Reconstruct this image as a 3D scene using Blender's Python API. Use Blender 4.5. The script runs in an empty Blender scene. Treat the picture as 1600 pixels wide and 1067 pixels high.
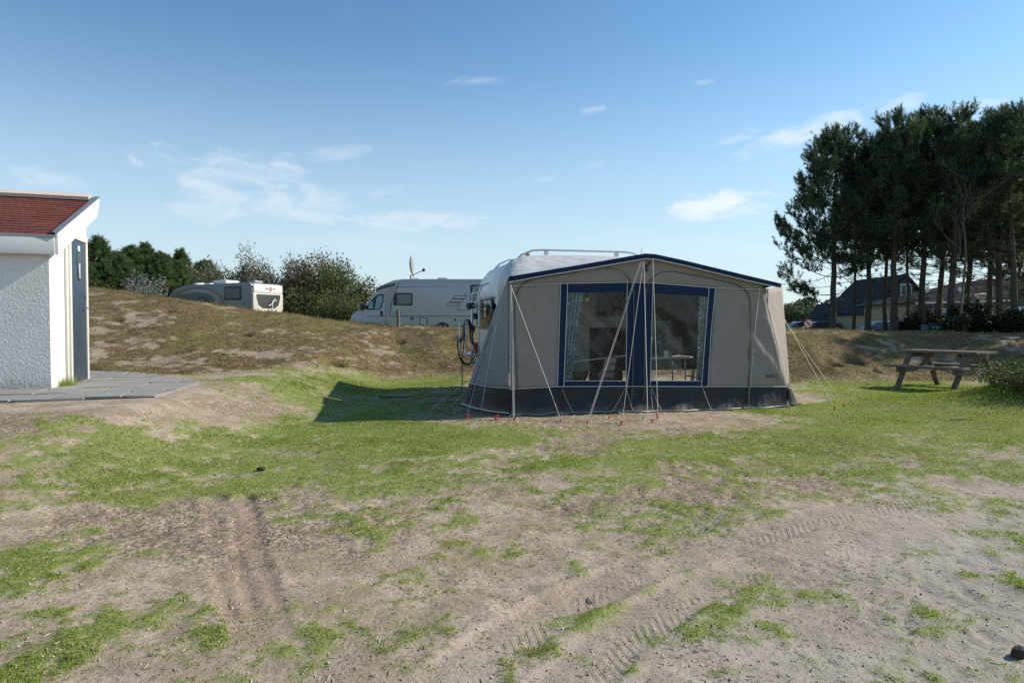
import bpy, math, random
import numpy as np
from mathutils import Vector, Matrix

SC = bpy.context.scene
COL = SC.collection
R = math.radians

# ------------------------------------------------------------------ camera, sky, sun, exposure
F = 1067.0                      # focal length in pixels of the 1600 px wide photograph (24 mm)
CAM_Z = 1.28
HORIZON = 506.0
PITCH = math.atan((533.5 - HORIZON) / F)
SUN_AZ = 75.5                   # degrees clockwise from +Y (view direction), i.e. almost straight from the right
SUN_EL = 36.0
SUN_STRENGTH = 4.9
SKY_STRENGTH = 0.14
EXPOSURE = 0.32

cam_d = bpy.data.cameras.new('camera')
cam_d.sensor_width = 36.0
cam_d.sensor_fit = 'HORIZONTAL'
cam_d.lens = 36.0 * F / 1600.0
cam_d.clip_start = 0.05
cam_d.clip_end = 6000.0
cam = bpy.data.objects.new('camera', cam_d)
COL.objects.link(cam)
cam.location = (0, 0, CAM_Z)
cam.rotation_euler = (math.pi / 2 - PITCH, 0, 0)
SC.camera = cam

FWD = np.array([0, math.cos(PITCH), -math.sin(PITCH)])
UPV = np.array([0, math.sin(PITCH), math.cos(PITCH)])


def ray(px, py):
    return FWD * F + np.array([1.0, 0, 0]) * (px - 800.0) + UPV * (533.5 - py)


def at(px, py, Y):
    """point on the pixel's ray at depth Y (world y)"""
    d = ray(px, py)
    t = Y / d[1]
    return np.array([0, 0, CAM_Z]) + d * t


SC.view_settings.view_transform = 'Standard'
SC.view_settings.look = 'None'
SC.view_settings.gamma = 1.0
SC.view_settings.use_curve_mapping = False
SC.view_settings.exposure = EXPOSURE
try:
    SC.cycles.max_bounces = 8
    SC.cycles.transparent_max_bounces = 24
    SC.cycles.use_denoising = False
    SC.cycles.sample_clamp_indirect = 2.5
    SC.cycles.caustics_reflective = False
    SC.cycles.caustics_refractive = False
    SC.cycles.blur_glossy = 1.0
except Exception:
    pass

W = bpy.data.worlds.new('World')
SC.world = W
W.use_nodes = True
wn, wl = W.node_tree.nodes, W.node_tree.links
wn.clear()


def build_world():
    out = wn.new('ShaderNodeOutputWorld')
    bg = wn.new('ShaderNodeBackground')
    sky = wn.new('ShaderNodeTexSky')
    sky.sky_type = 'NISHITA'
    sky.sun_disc = False
    sky.sun_elevation = R(SUN_EL)
    sky.sun_rotation = R(SUN_AZ)
    sky.altitude = 0
    sky.air_density = 1.0
    sky.dust_density = 0.3
    sky.ozone_density = 1.6
    bg.inputs['Strength'].default_value = SKY_STRENGTH
    tc = wn.new('ShaderNodeTexCoord')
    nrm = wn.new('ShaderNodeVectorMath'); nrm.operation = 'NORMALIZE'
    wl.new(tc.outputs['Generated'], nrm.inputs[0])
    D = nrm.outputs[0]

    def math_(op, a, b=None, c=None, clamp=False):
        n = wn.new('ShaderNodeMath'); n.operation = op; n.use_clamp = clamp
        for i, v in enumerate((a, b, c)):
            if v is None:
                continue
            if isinstance(v, (int, float)):
                n.inputs[i].default_value = v
            else:
                wl.new(v, n.inputs[i])
        return n.outputs[0]

    # cirrus: noise on the plane of the cloud layer
    sep = wn.new('ShaderNodeSeparateXYZ'); wl.new(D, sep.inputs[0])
    zz = math_('ADD', math_('MAXIMUM', sep.outputs[2], 0.0), 0.10)
    comb = wn.new('ShaderNodeCombineXYZ')
    wl.new(math_('DIVIDE', sep.outputs[0], zz), comb.inputs[0])
    wl.new(math_('DIVIDE', sep.outputs[1], zz), comb.inputs[1])
    nz = wn.new('ShaderNodeTexNoise'); nz.inputs['Scale'].default_value = 1.15
    nz.inputs['Detail'].default_value = 8; nz.inputs['Roughness'].default_value = 0.62
    nz.inputs['Distortion'].default_value = 0.5
    wl.new(comb.outputs[0], nz.inputs['Vector'])
    ramp = wn.new('ShaderNodeMapRange'); ramp.interpolation_type = 'SMOOTHSTEP'
    ramp.inputs[1].default_value = 0.56; ramp.inputs[2].default_value = 0.86
    wl.new(nz.outputs['Fac'], ramp.inputs[0])
    veil = math_('MULTIPLY', ramp.outputs[0], 0.16)
    # the single fair-weather wisps: ragged patches around a direction
    rag = wn.new('ShaderNodeTexNoise'); rag.inputs['Scale'].default_value = 17
    rag.inputs['Detail'].default_value = 9; rag.inputs['Roughness'].default_value = 0.64
    rag.inputs['Distortion'].default_value = 0.6
    mp = wn.new('ShaderNodeMapping'); mp.inputs['Scale'].default_value = (0.75, 0.75, 2.1)
    wl.new(D, mp.inputs[0]); wl.new(mp.outputs[0], rag.inputs['Vector'])
    ragv = math_('SUBTRACT', rag.outputs['Fac'], 0.5)
    total = veil
    wisps = [(370, 268, 125, 36, -.04, .42), (420, 322, 130, 34, .0, .36), (500, 240, 80, 16, .14, .30),
             (640, 346, 100, 18, .03, .36), (608, 299, 34, 13, .15, .25), (1125, 322, 90, 24, .02, .85),
             (1085, 313, 34, 15, .1, .4), (1262, 208, 105, 19, .24, .55), (1135, 216, 52, 12, .1, .28),
             (1400, 168, 40, 12, .35, .4), (1520, 166, 36, 8, 0, .4), (745, 126, 56, 9, .13, .24), (927, 172, 22, 7, .1, .26),
             (862, 277, 32, 8, .25, .3), (922, 262, 30, 7, .3, .24), (940, 275, 22, 7, .15, .2), (1100, 129, 17, 5, .1, .26),
             (80, 283, 50, 13, 0, .28), (33, 268, 30, 12, .1, .22), (560, 380, 170, 22, 0, .14), (1080, 380, 220, 26, 0, .10)]
    for (px, py, rx, ry, tilt, amp) in wisps:
        c = ray(px, py); c = c / np.linalg.norm(c)
        rt = np.cross(c, [0, 0, 1]); rt /= np.linalg.norm(rt)
        up = np.cross(rt, c)
        r2 = rt * math.cos(tilt) + up * math.sin(tilt)
        u2 = up * math.cos(tilt) - rt * math.sin(tilt)
        ds = wn.new('ShaderNodeVectorMath'); ds.operation = 'SUBTRACT'
        wl.new(D, ds.inputs[0]); ds.inputs[1].default_value = c
        da = wn.new('ShaderNodeVectorMath'); da.operation = 'DOT_PRODUCT'
        wl.new(ds.outputs[0], da.inputs[0]); da.inputs[1].default_value = r2 * (F / rx)
        db = wn.new('ShaderNodeVectorMath'); db.operation = 'DOT_PRODUCT'
        wl.new(ds.outputs[0], db.inputs[0]); db.inputs[1].default_value = u2 * (F / ry)
        # flat base, ragged top
        q = math_('ADD', math_('MULTIPLY', da.outputs['Value'], da.outputs['Value']),
                  math_('MULTIPLY', db.outputs['Value'], db.outputs['Value']))
        s = math_('SUBTRACT', math_('MULTIPLY_ADD', ragv, 5.6, 0.72), q)
        m = wn.new('ShaderNodeMapRange'); m.interpolation_type = 'SMOOTHSTEP'
        m.inputs[1].default_value = -0.35; m.inputs[2].default_value = 1.25
        wl.new(s, m.inputs[0])
        mm = math_('MULTIPLY', m.outputs[0], math_('LESS_THAN', q, 9.0))
        total = math_('MAXIMUM', total, math_('MULTIPLY', mm, amp))
    mix = wn.new('ShaderNodeMix'); mix.data_type = 'RGBA'
    wl.new(total, mix.inputs[0])
    hs = wn.new('ShaderNodeHueSaturation')
    hs.inputs['Saturation'].default_value = 1.0
    hs.inputs['Value'].default_value = 1.0
    gm = wn.new('ShaderNodeGamma'); gm.inputs[1].default_value = 1.22
    wl.new(sky.outputs[0], gm.inputs[0])
    tint = wn.new('ShaderNodeMix'); tint.data_type = 'RGBA'; tint.blend_type = 'MULTIPLY'
    tint.inputs[0].default_value = 1.0
    wl.new(gm.outputs[0], tint.inputs[6]); tint.inputs[7].default_value = (.52, .655, .645, 1)
    wl.new(tint.outputs[2], hs.inputs['Color'])
    # pale haze low over the land, the same all the way round
    low = wn.new('ShaderNodeMapRange'); low.interpolation_type = 'SMOOTHERSTEP'
    low.inputs[1].default_value = 0.46; low.inputs[2].default_value = -0.08
    wl.new(sep.outputs[2], low.inputs[0])
    hz = wn.new('ShaderNodeMix'); hz.data_type = 'RGBA'
    wl.new(math_('MULTIPLY', low.outputs[0], 0.85), hz.inputs[0])
    wl.new(hs.outputs[0], hz.inputs[6])
    hz.inputs[7].default_value = (3.8, 4.4, 4.95, 1)
    wl.new(hz.outputs[2], mix.inputs[6])
    mix.inputs[7].default_value = (5.4, 5.7, 6.0, 1)
    wl.new(mix.outputs[2], bg.inputs['Color'])
    wl.new(bg.outputs[0], out.inputs[0])


build_world()
sun_d = bpy.data.lights.new('sun', 'SUN')
sun_d.energy = SUN_STRENGTH
sun_d.angle = R(0.5)
sun_d.color = (1.0, 0.915, 0.78)
sun = bpy.data.objects.new('sun', sun_d)
COL.objects.link(sun)
S_DIR = Vector((math.sin(R(SUN_AZ)) * math.cos(R(SUN_EL)), math.cos(R(SUN_AZ)) * math.cos(R(SUN_EL)), math.sin(R(SUN_EL))))
sun.rotation_euler = S_DIR.to_track_quat('Z', 'Y').to_euler()
sun.location = (20, 6, 20)

# ------------------------------------------------------------------ helpers


def C(r, g, b):
    f = lambda v: (v / 255 / 12.92) if v / 255 <= 0.04045 else ((v / 255 + 0.055) / 1.055) ** 2.4
    return (f(r), f(g), f(b), 1.0)


class NT:
    """small node-tree helper"""
    def __init__(self, name):
        self.m = bpy.data.materials.new(name)
        self.m.use_nodes = True
        self.n = self.m.node_tree.nodes
        self.l = self.m.node_tree.links
        self.n.clear()
        self.out = self.n.new('ShaderNodeOutputMaterial')

    def set(self, sock, v):
        if v is None:
            return
        if hasattr(v, 'is_output') or isinstance(v, bpy.types.NodeSocket):
            self.l.new(v, sock)
        else:
            sock.default_value = v

    def new(self, t, **kw):
        nd = self.n.new(t)
        for k, v in kw.items():
            setattr(nd, k, v)
        return nd

    def math(self, op, a, b=None, c=None, clamp=False):
        nd = self.new('ShaderNodeMath', operation=op, use_clamp=clamp)
        for i, v in enumerate((a, b, c)):
            self.set(nd.inputs[i], v)
        return nd.outputs[0]

    def noise(self, scale, detail=4, rough=.55, vec=None, dist=0.0):
        nd = self.new('ShaderNodeTexNoise')
        nd.inputs['Scale'].default_value = scale
        nd.inputs['Detail'].default_value = detail
        nd.inputs['Roughness'].default_value = rough
        nd.inputs['Distortion'].default_value = dist
        self.set(nd.inputs['Vector'], vec)
        return nd.outputs['Fac']

    def coords(self, which='Object', scale=(1, 1, 1), rot=(0, 0, 0)):
        tc = self.new('ShaderNodeTexCoord')
        mp = self.new('ShaderNodeMapping')
        mp.inputs['Scale'].default_value = scale
        mp.inputs['Rotation'].default_value = rot
        self.l.new(tc.outputs[which], mp.inputs[0])
        return mp.outputs[0]

    def smooth(self, v, a, b):
        nd = self.new('ShaderNodeMapRange', interpolation_type='SMOOTHSTEP')
        self.set(nd.inputs[0], v)
        nd.inputs[1].default_value = a
        nd.inputs[2].default_value = b
        return nd.outputs[0]

    def mix(self, f, a, b, blend='MIX'):
        nd = self.new('ShaderNodeMix', data_type='RGBA', blend_type=blend)
        self.set(nd.inputs[0], f)
        self.set(nd.inputs[6], a)
        self.set(nd.inputs[7], b)
        return nd.outputs[2]

    def attr(self, name):
        nd = self.new('ShaderNodeAttribute', attribute_name=name)
        return nd.outputs['Fac']

    def bump(self, h, strength=.3, dist=.01):
        nd = self.new('ShaderNodeBump')
        nd.inputs['Strength'].default_value = strength
        nd.inputs['Distance'].default_value = dist
        self.set(nd.inputs['Height'], h)
        return nd.outputs[0]

    def bsdf(self, col, rough=.6, normal=None, metal=0.0, spec=.5, **kw):
        nd = self.new('ShaderNodeBsdfPrincipled')
        self.set(nd.inputs['Base Color'], col)
        self.set(nd.inputs['Roughness'], rough)
        self.set(nd.inputs['Metallic'], metal)
        nd.inputs['Specular IOR Level'].default_value = spec
        self.set(nd.inputs['Normal'], normal)
        return nd.outputs[0]

    def done(self, shader):
        self.l.new(shader, self.out.inputs['Surface'])
        return self.m


def simple(name, col, rough=.6, var=.12, vscale=6, bump=0.0, bscale=60, metal=0.0, spec=.5, stretch=(1, 1, 1), bdist=.004):
    t = NT(name)
    v = t.coords('Object', stretch)
    n = t.noise(vscale, 5, .6, v)
    k = t.math('MULTIPLY_ADD', n, 2 * var, 1 - var)
    hsv = t.new('ShaderNodeHueSaturation')
    hsv.inputs['Color'].default_value = col
    t.set(hsv.inputs['Value'], k)
    nor = None
    if bump:
        nor = t.bump(t.noise(bscale, 4, .6, v), bump, bdist)
    r = t.math('MULTIPLY_ADD', n, .18, rough - .09, clamp=True)
    return t.done(t.bsdf(hsv.outputs[0], r, nor, metal, spec))


def fabric(name, col, translucent=.18, var=.07, rough=.75):
    t = NT(name)
    v = t.coords('Object')
    n = t.noise(2.2, 5, .6, v)
    grime = t.smooth(t.noise(5, 6, .65, v), .52, .8)
    hsv = t.new('ShaderNodeHueSaturation')
    hsv.inputs['Color'].default_value = col
    t.set(hsv.inputs['Value'], t.math('SUBTRACT', t.math('MULTIPLY_ADD', n, 2 * var, 1 - var), t.math('MULTIPLY', grime, .07)))
    wr = t.noise(3.2, 3, .5, t.coords('Object', (1, 1, .45), (0, .5, .2)))
    fine = t.noise(420, 2, .5, v)
    h = t.math('ADD', t.math('MULTIPLY', wr, 1.0), t.math('MULTIPLY', fine, .012))
    nor = t.bump(h, .55, .12)
    a = t.bsdf(hsv.outputs[0], rough, nor, 0, .3)
    tr = t.new('ShaderNodeBsdfTranslucent')
    t.set(tr.inputs['Color'], hsv.outputs[0])
    ms = t.new('ShaderNodeMixShader')
    ms.inputs[0].default_value = translucent
    t.l.new(a, ms.inputs[1])
    t.l.new(tr.outputs[0], ms.inputs[2])
    return t.done(ms.outputs[0])


def leafmat(name, c1, c2, trans=.3, rough=.6, attr='tone', c3=None):
    t = NT(name)
    f = t.attr(attr)
    col = t.mix(f, c1, c2)
    if c3 is not None:
        col = t.mix(t.attr('dry'), col, c3)
    a = t.bsdf(col, rough, None, 0, .25)
    tr = t.new('ShaderNodeBsdfTranslucent')
    t.set(tr.inputs['Color'], col)
    ms = t.new('ShaderNodeMixShader')
    ms.inputs[0].default_value = trans
    t.l.new(a, ms.inputs[1])
    t.l.new(tr.outputs[0], ms.inputs[2])
    return t.done(ms.outputs[0])


def tag(o, label=None, cat=None, group=None, kind=None):
    if label:
        o['label'] = label
    if cat:
        o['category'] = cat
    if group:
        o['group'] = group
    if kind:
        o['kind'] = kind
    return o


def empty(name, loc=(0, 0, 0), rz=0.0):
    o = bpy.data.objects.new(name, None)
    o.location = [float(x) for x in loc]
    o.rotation_euler = (0, 0, rz)
    o.empty_display_size = .2
    COL.objects.link(o)
    return o


def link(name, me, mat, parent=None, smooth=False):
    if mat is not None and not me.materials:
        me.materials.append(mat)
    if smooth:
        me.polygons.foreach_set('use_smooth', np.ones(len(me.polygons), dtype=bool))
    o = bpy.data.objects.new(name, me)
    if parent is not None:
        o.parent = parent
    COL.objects.link(o)
    return o


def np_mesh(name, V, Fa, attrs=None):
    """V (n,3), Fa (m,k) all faces of the same size"""
    V = np.ascontiguousarray(V, dtype=np.float32)
    Fa = np.ascontiguousarray(Fa, dtype=np.int32)
    me = bpy.data.meshes.new(name)
    m, k = Fa.shape
    me.vertices.add(len(V))
    me.vertices.foreach_set('co', V.ravel())
    me.loops.add(m * k)
    me.loops.foreach_set('vertex_index', Fa.ravel())
    me.polygons.add(m)
    me.polygons.foreach_set('loop_start', np.arange(0, m * k, k, dtype=np.int32))
    me.update(calc_edges=True)
    for a, vals in (attrs or {}).items():
        at_ = me.attributes.new(a, 'FLOAT', 'POINT')
        at_.data.foreach_set('value', np.ascontiguousarray(vals, dtype=np.float32))
    me.validate()
    return me


def basis(d):
    d = np.asarray(d, float)
    d = d / (np.linalg.norm(d) + 1e-12)
    a = np.array([0, 0, 1.0]) if abs(d[2]) < .9 else np.array([1.0, 0, 0])
    x = np.cross(a, d); x /= np.linalg.norm(x)
    y = np.cross(d, x)
    return x, y, d


class MB:
    def __init__(self):
        self.v, self.f = [], []

    def add(self, vs, fs):
        n = len(self.v)
        self.v += [tuple(float(c) for c in p) for p in vs]
        self.f += [tuple(i + n for i in f) for f in fs]
        return self

    def box(self, x0, x1, y0, y1, z0, z1):
        vs = [(x, y, z) for z in (z0, z1) for y in (y0, y1) for x in (x0, x1)]
        return self.add(vs, [(0, 2, 3, 1), (4, 5, 7, 6), (0, 1, 5, 4), (2, 6, 7, 3), (0, 4, 6, 2), (1, 3, 7, 5)])

    def bar(self, a, b, w, h, up=(0, 0, 1)):
        a, b = np.array(a, float), np.array(b, float)
        d = b - a; d /= np.linalg.norm(d)
        x = np.cross(d, up)
        if np.linalg.norm(x) < 1e-6:
            x = np.cross(d, (0, 1, 0))
        x /= np.linalg.norm(x)
        y = np.cross(x, d)
        vs = [p + x * sx * w / 2 + y * sy * h / 2 for p in (a, b) for sy in (-1, 1) for sx in (-1, 1)]
        return self.add(vs, [(0, 1, 3, 2), (4, 6, 7, 5), (0, 4, 5, 1), (2, 3, 7, 6), (0, 2, 6, 4), (1, 5, 7, 3)])

    def tube(self, pts, r, n=8, caps=True):
        pts = [np.array(p, float) for p in pts]
        m = len(pts)
        rs = r if hasattr(r, '__len__') else [r] * m
        vs, fs = [], []
        px = None
        for i, p in enumerate(pts):
            d = pts[min(i + 1, m - 1)] - pts[max(i - 1, 0)]
            d = d / (np.linalg.norm(d) + 1e-12)
            if px is None:
                x, y, _ = basis(d)
            else:
                x = px - d * np.dot(px, d)
                if np.linalg.norm(x) < 1e-6:
                    x, y, _ = basis(d)
                x = x / np.linalg.norm(x)
                y = np.cross(d, x)
            px = x
            for k in range(n):
                a = 2 * math.pi * k / n
                vs.append(p + (x * math.cos(a) + y * math.sin(a)) * rs[i])
        for i in range(m - 1):
            for k in range(n):
                k2 = (k + 1) % n
                fs.append((i * n + k, i * n + k2, (i + 1) * n + k2, (i + 1) * n + k))
        if caps:
            fs.append(tuple(range(n - 1, -1, -1)))
            fs.append(tuple((m - 1) * n + k for k in range(n)))
        return self.add(vs, fs)

    def prism(self, poly, axis, a, b):
        """poly: list of 2D points in the two other axes, extruded along axis from a to b"""
        def p3(p, t):
            if axis == 'y':
                return (p[0], t, p[1])
            if axis == 'x':
                return (t, p[0], p[1])
            return (p[0], p[1], t)
        n = len(poly)
        vs = [p3(p, a) for p in poly] + [p3(p, b) for p in poly]
        fs = [tuple(range(n)), tuple(range(2 * n - 1, n - 1, -1))]
        for i in range(n):
            j = (i + 1) % n
            fs.append((i, i + n, j + n, j))
        return self.add(vs, fs)

    def lathe(self, prof, n=16, c=(0, 0, 0)):
        vs, fs = [], []
        for (r, z) in prof:
            for k in range(n):
                a = 2 * math.pi * k / n
                vs.append((c[0] + r * math.cos(a), c[1] + r * math.sin(a), c[2] + z))
        for i in range(len(prof) - 1):
            for k in range(n):
                k2 = (k + 1) % n
                fs.append((i * n + k, i * n + k2, (i + 1) * n + k2, (i + 1) * n + k))
        fs.append(tuple(range(n - 1, -1, -1)))
        fs.append(tuple((len(prof) - 1) * n + k for k in range(n)))
        return self.add(vs, fs)

    def build(self, name, mat, parent=None, smooth=False, bevel=0.0, seg=2):
        me = bpy.data.meshes.new(name)
        me.from_pydata(self.v, [], self.f)
        import bmesh
        bm = bmesh.new()
        bm.from_mesh(me)
        bmesh.ops.recalc_face_normals(bm, faces=bm.faces)
        if bevel:
            es = [e for e in bm.edges if len(e.link_faces) == 2 and e.calc_face_angle(0) > .5]
            try:
                bmesh.ops.bevel(bm, geom=es, offset=bevel, segments=seg, profile=.5, affect='EDGES', clamp_overlap=True)
            except Exception:
                pass
        bm.to_mesh(me)
        bm.free()
        o = link(name, me, mat, parent)
        if smooth or bevel:
            me.polygons.foreach_set('use_smooth', np.ones(len(me.polygons), dtype=bool))
            try:
                me.set_sharp_from_angle(angle=R(40))
            except Exception:
                pass
        return o


def gridmesh(name, P, mat, parent=None, thick=0.0, smooth=True):
    """P: (ny,nx,3) points -> sheet, optionally solidified"""
    ny, nx = P.shape[:2]
    idx = np.arange(ny * nx).reshape(ny, nx)
    Q = np.stack([idx[:-1, :-1], idx[:-1, 1:], idx[1:, 1:], idx[1:, :-1]], -1).reshape(-1, 4)
    me = np_mesh(name, P.reshape(-1, 3), Q)
    o = link(name, me, mat, parent, smooth)
    if thick:
        md = o.modifiers.new('thickness', 'SOLIDIFY')
        md.thickness = thick
        md.offset = -1
    return o


# value noise in numpy
_rng = np.random.RandomState(7)
_TAB = _rng.rand(256, 256)


def vnoise(x, y):
    xi, yi = np.floor(x).astype(int), np.floor(y).astype(int)
    fx, fy = x - xi, y - yi
    fx, fy = fx * fx * (3 - 2 * fx), fy * fy * (3 - 2 * fy)
    a = _TAB[xi & 255, yi & 255]; b = _TAB[(xi + 1) & 255, yi & 255]
    c = _TAB[xi & 255, (yi + 1) & 255]; d = _TAB[(xi + 1) & 255, (yi + 1) & 255]
    return (a * (1 - fx) + b * fx) * (1 - fy) + (c * (1 - fx) + d * fx) * fy


def fbm(x, y, oct=4, rough=.5):
    t, a, s = 0, 1.0, 0
    for k in range(oct):
        t = t + a * vnoise(x * 2 ** k + 17.3 * k, y * 2 ** k + 9.1 * k)
        s += a
        a *= rough
    return t / s


def sstep(v, a, b):
    t = np.clip((v - a) / (b - a), 0, 1)
    return t * t * (3 - 2 * t)
# ------------------------------------------------------------------ terrain
PAVE_Z = 0.43
_X = np.array([-60, -14, -11.7, -10.7, -8.9, -7.1, -5.9, -4.3, -2.85, -1.4, 2, 5, 7.25, 10, 13, 16, 22, 60.])
_ZC = np.array([2.7, 2.48, 2.26, 2.15, 1.90, 1.62, 1.49, 1.31, 1.19, 1.15, 1.12, 1.12, 1.15, 1.08, .98, .9, .9, .9])
_YC = np.array([20, 19.5, 19, 19, 19, 19, 19, 19, 19, 19, 19, 18.5, 18.2, 18.5, 19, 19.5, 20, 20.])
_YB = np.array([12, 12, 12.2, 12.2, 12.0, 11.8, 12.1, 13.4, 14.6, 15.3, 15.5, 14.8, 14.6, 15.4, 15.6, 15.6, 15, 15.])
_ZP = np.array([.7, .68, .68, .68, .68, .68, .68, .68, .68, .68, .75, .85, .92, .95, .92, .85, .8, .8])

# tyre tracks: polylines in photo pixels, put on the ground below
TRACKS_PX = [[(690, 1100), (760, 1020), (880, 945), (1020, 885), (1160, 840), (1300, 805), (1480, 770)],
             [(860, 1110), (960, 1000), (1090, 920), (1230, 872), (1400, 835), (1590, 815)],
             [(395, 1000), (368, 930), (352, 870), (340, 800), (336, 780)],
             [(430, 1000), (408, 930), (392, 870), (382, 800), (378, 780)]]
PITS_PX = [(375, 524, .22), (172, 500, .2), (520, 570, .2), (505, 570, .16), (333, 570, .1), (350, 538, .1), (345, 549, .1), (160, 482, .2), (260, 488, .16),
           (1330, 565, .28), (1303, 571, .2), (1370, 583, .14), (1290, 520, .18), (1340, 535, .2), (620, 536, .2), (710, 530, .25), (770, 531, .2)]


def base_height(x, y):
    x = np.asarray(x, float); y = np.asarray(y, float)
    g = -0.16 * sstep(-y, -7.5, 0.0)
    ter = (PAVE_Z - .035) * sstep(-x, 2.5, 4.45) * sstep(y, 3.6, 7.0)
    g = g * (1 - ter / .4) + ter
    # grassy mound on the right
    mx, my = (x - 10.4) / 2.6, (y - 10.8) / 1.4
    mound = .62 * np.exp(-(mx * mx + my * my) ** 1.15)
    g = g + mound
    yc, yb, zc, zp = (np.interp(x, _X, a) for a in (_YC, _YB, _ZC, _ZP))
    wob = (fbm(x * .35 + 3, y * .35, 3) - .5)
    s = sstep(y + wob * 1.6, yb, yc)
    s = .55 * s + .45 * np.clip((y + wob * 1.2 - yb) / (yc - yb), 0, 1) ** 1.15
    b = sstep(y, yc + .5, yc + 6.5)
    top = zc * (1 - b) + zp * b
    z = g * (1 - s) + top * s
    z = z - .78 * sstep(y, 31, 38) * (1 - sstep(y, 85, 130)) * sstep(x, 7, 11)
    far = sstep(y, 60, 160)
    z = z * (1 - far) + .9 * far
    dn = sstep(y, yb - .4, yb + .6) * (1 - sstep(y, yc + 2, yc + 7))
    z = z + dn * ((fbm(x * 1.1, y * 1.1, 4, .55) - .5) * .15 + (fbm(x * 3.4, y * 3.4, 3, .6) - .5) * .06)
    und = (1 - sstep(y, 20, 40))
    z = z + und * (fbm(x * .8 + 40, y * .8, 3) - .5) * .06
    return z


def paved(x, y):
    """1 inside the paved corner by the shed"""
    return sstep(-(x - np.interp(y, [6, 8, 10.1, 11.4, 13], [-4.0, -4.0, -4.55, -6.0, -8.5])), -.25, .15) * sstep(y, 6.6, 7.2) * (1 - sstep(y, 12.4, 13.2))


def smooth_height(x, y):
    z = base_height(x, y)
    p = paved(x, y)
    return z * (1 - p) + (PAVE_Z - .03) * p


def ground_hit(px, py, hf=smooth_height):
    d = ray(px, py)
    d = d / d[1]
    y0, prev = 1.5, None
    ys = np.concatenate([np.arange(1.5, 25, .05), np.arange(25, 90, .5)])
    zs = CAM_Z + d[2] * ys
    hs = hf(d[0] * ys, ys)
    k = np.argmax(zs <= hs)
    if zs[k] > hs[k]:
        k = len(ys) - 1
    if k > 0:
        a0, a1 = zs[k - 1] - hs[k - 1], zs[k] - hs[k]
        t = a0 / (a0 - a1) if a0 != a1 else 0
        yy = ys[k - 1] + t * (ys[k] - ys[k - 1])
    else:
        yy = ys[0]
    return np.array([d[0] * yy, yy, CAM_Z + d[2] * yy])


TRACKS = [np.array([ground_hit(*p)[:2] for p in tr]) for tr in TRACKS_PX]
PITS = [(ground_hit(a, b), r) for (a, b, r) in PITS_PX]


def track_field(x, y):
    """tyre relief: returns height offset and a bare-sand weight"""
    dz = np.zeros_like(x); wt = np.zeros_like(x); ph = np.zeros_like(x); pm = np.zeros_like(x)
    for ti, tr in enumerate(TRACKS):
        best = np.full(x.shape, 9.0); ss = np.zeros_like(x); sd = np.zeros_like(x)
        acc = 0.0
        for a, b in zip(tr[:-1], tr[1:]):
            e = b - a; L = np.linalg.norm(e); e = e / L
            t = np.clip((x - a[0]) * e[0] + (y - a[1]) * e[1], 0, L)
            qx, qy = x - a[0] - e[0] * t, y - a[1] - e[1] * t
            d = np.hypot(qx, qy)
            sgn = np.sign(qx * e[1] - qy * e[0])
            m = d < best
            best = np.where(m, d, best); ss = np.where(m, acc + t, ss); sd = np.where(m, d * sgn, sd)
            acc += L
        w = (.15 if ti < 2 else .095)
        inside = 1 - sstep(best, w * .85, w * 1.08)
        rim = np.exp(-((best - w * 1.18) / .035) ** 2)
        patch = sstep(fbm(x * 1.1 + 5 * ti, y * 1.1 + 31, 3), .34, .50)
        if ti < 2:
            dz += patch * (inside * -.009 + rim * .008)
        else:
            end = sstep(ss, 0, .4)
            dz += (.5 + .5 * patch) * end * (inside * -.009 + rim * .005)
        m = best < w * 1.6
        ph = np.where(m, (ss + (1.0 if ti < 2 else .2) * np.abs(sd) + .02 * fbm(x * 3, y * 3, 2)) / (.055 if ti < 2 else .038), ph)
        pm = np.maximum(pm, inside * (patch if ti < 2 else .5 + .5 * patch))
        wt = np.maximum(wt, inside * (.35 + .65 * patch) * (.75 if ti < 2 else 1))
    return dz, wt, ph, pm


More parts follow.
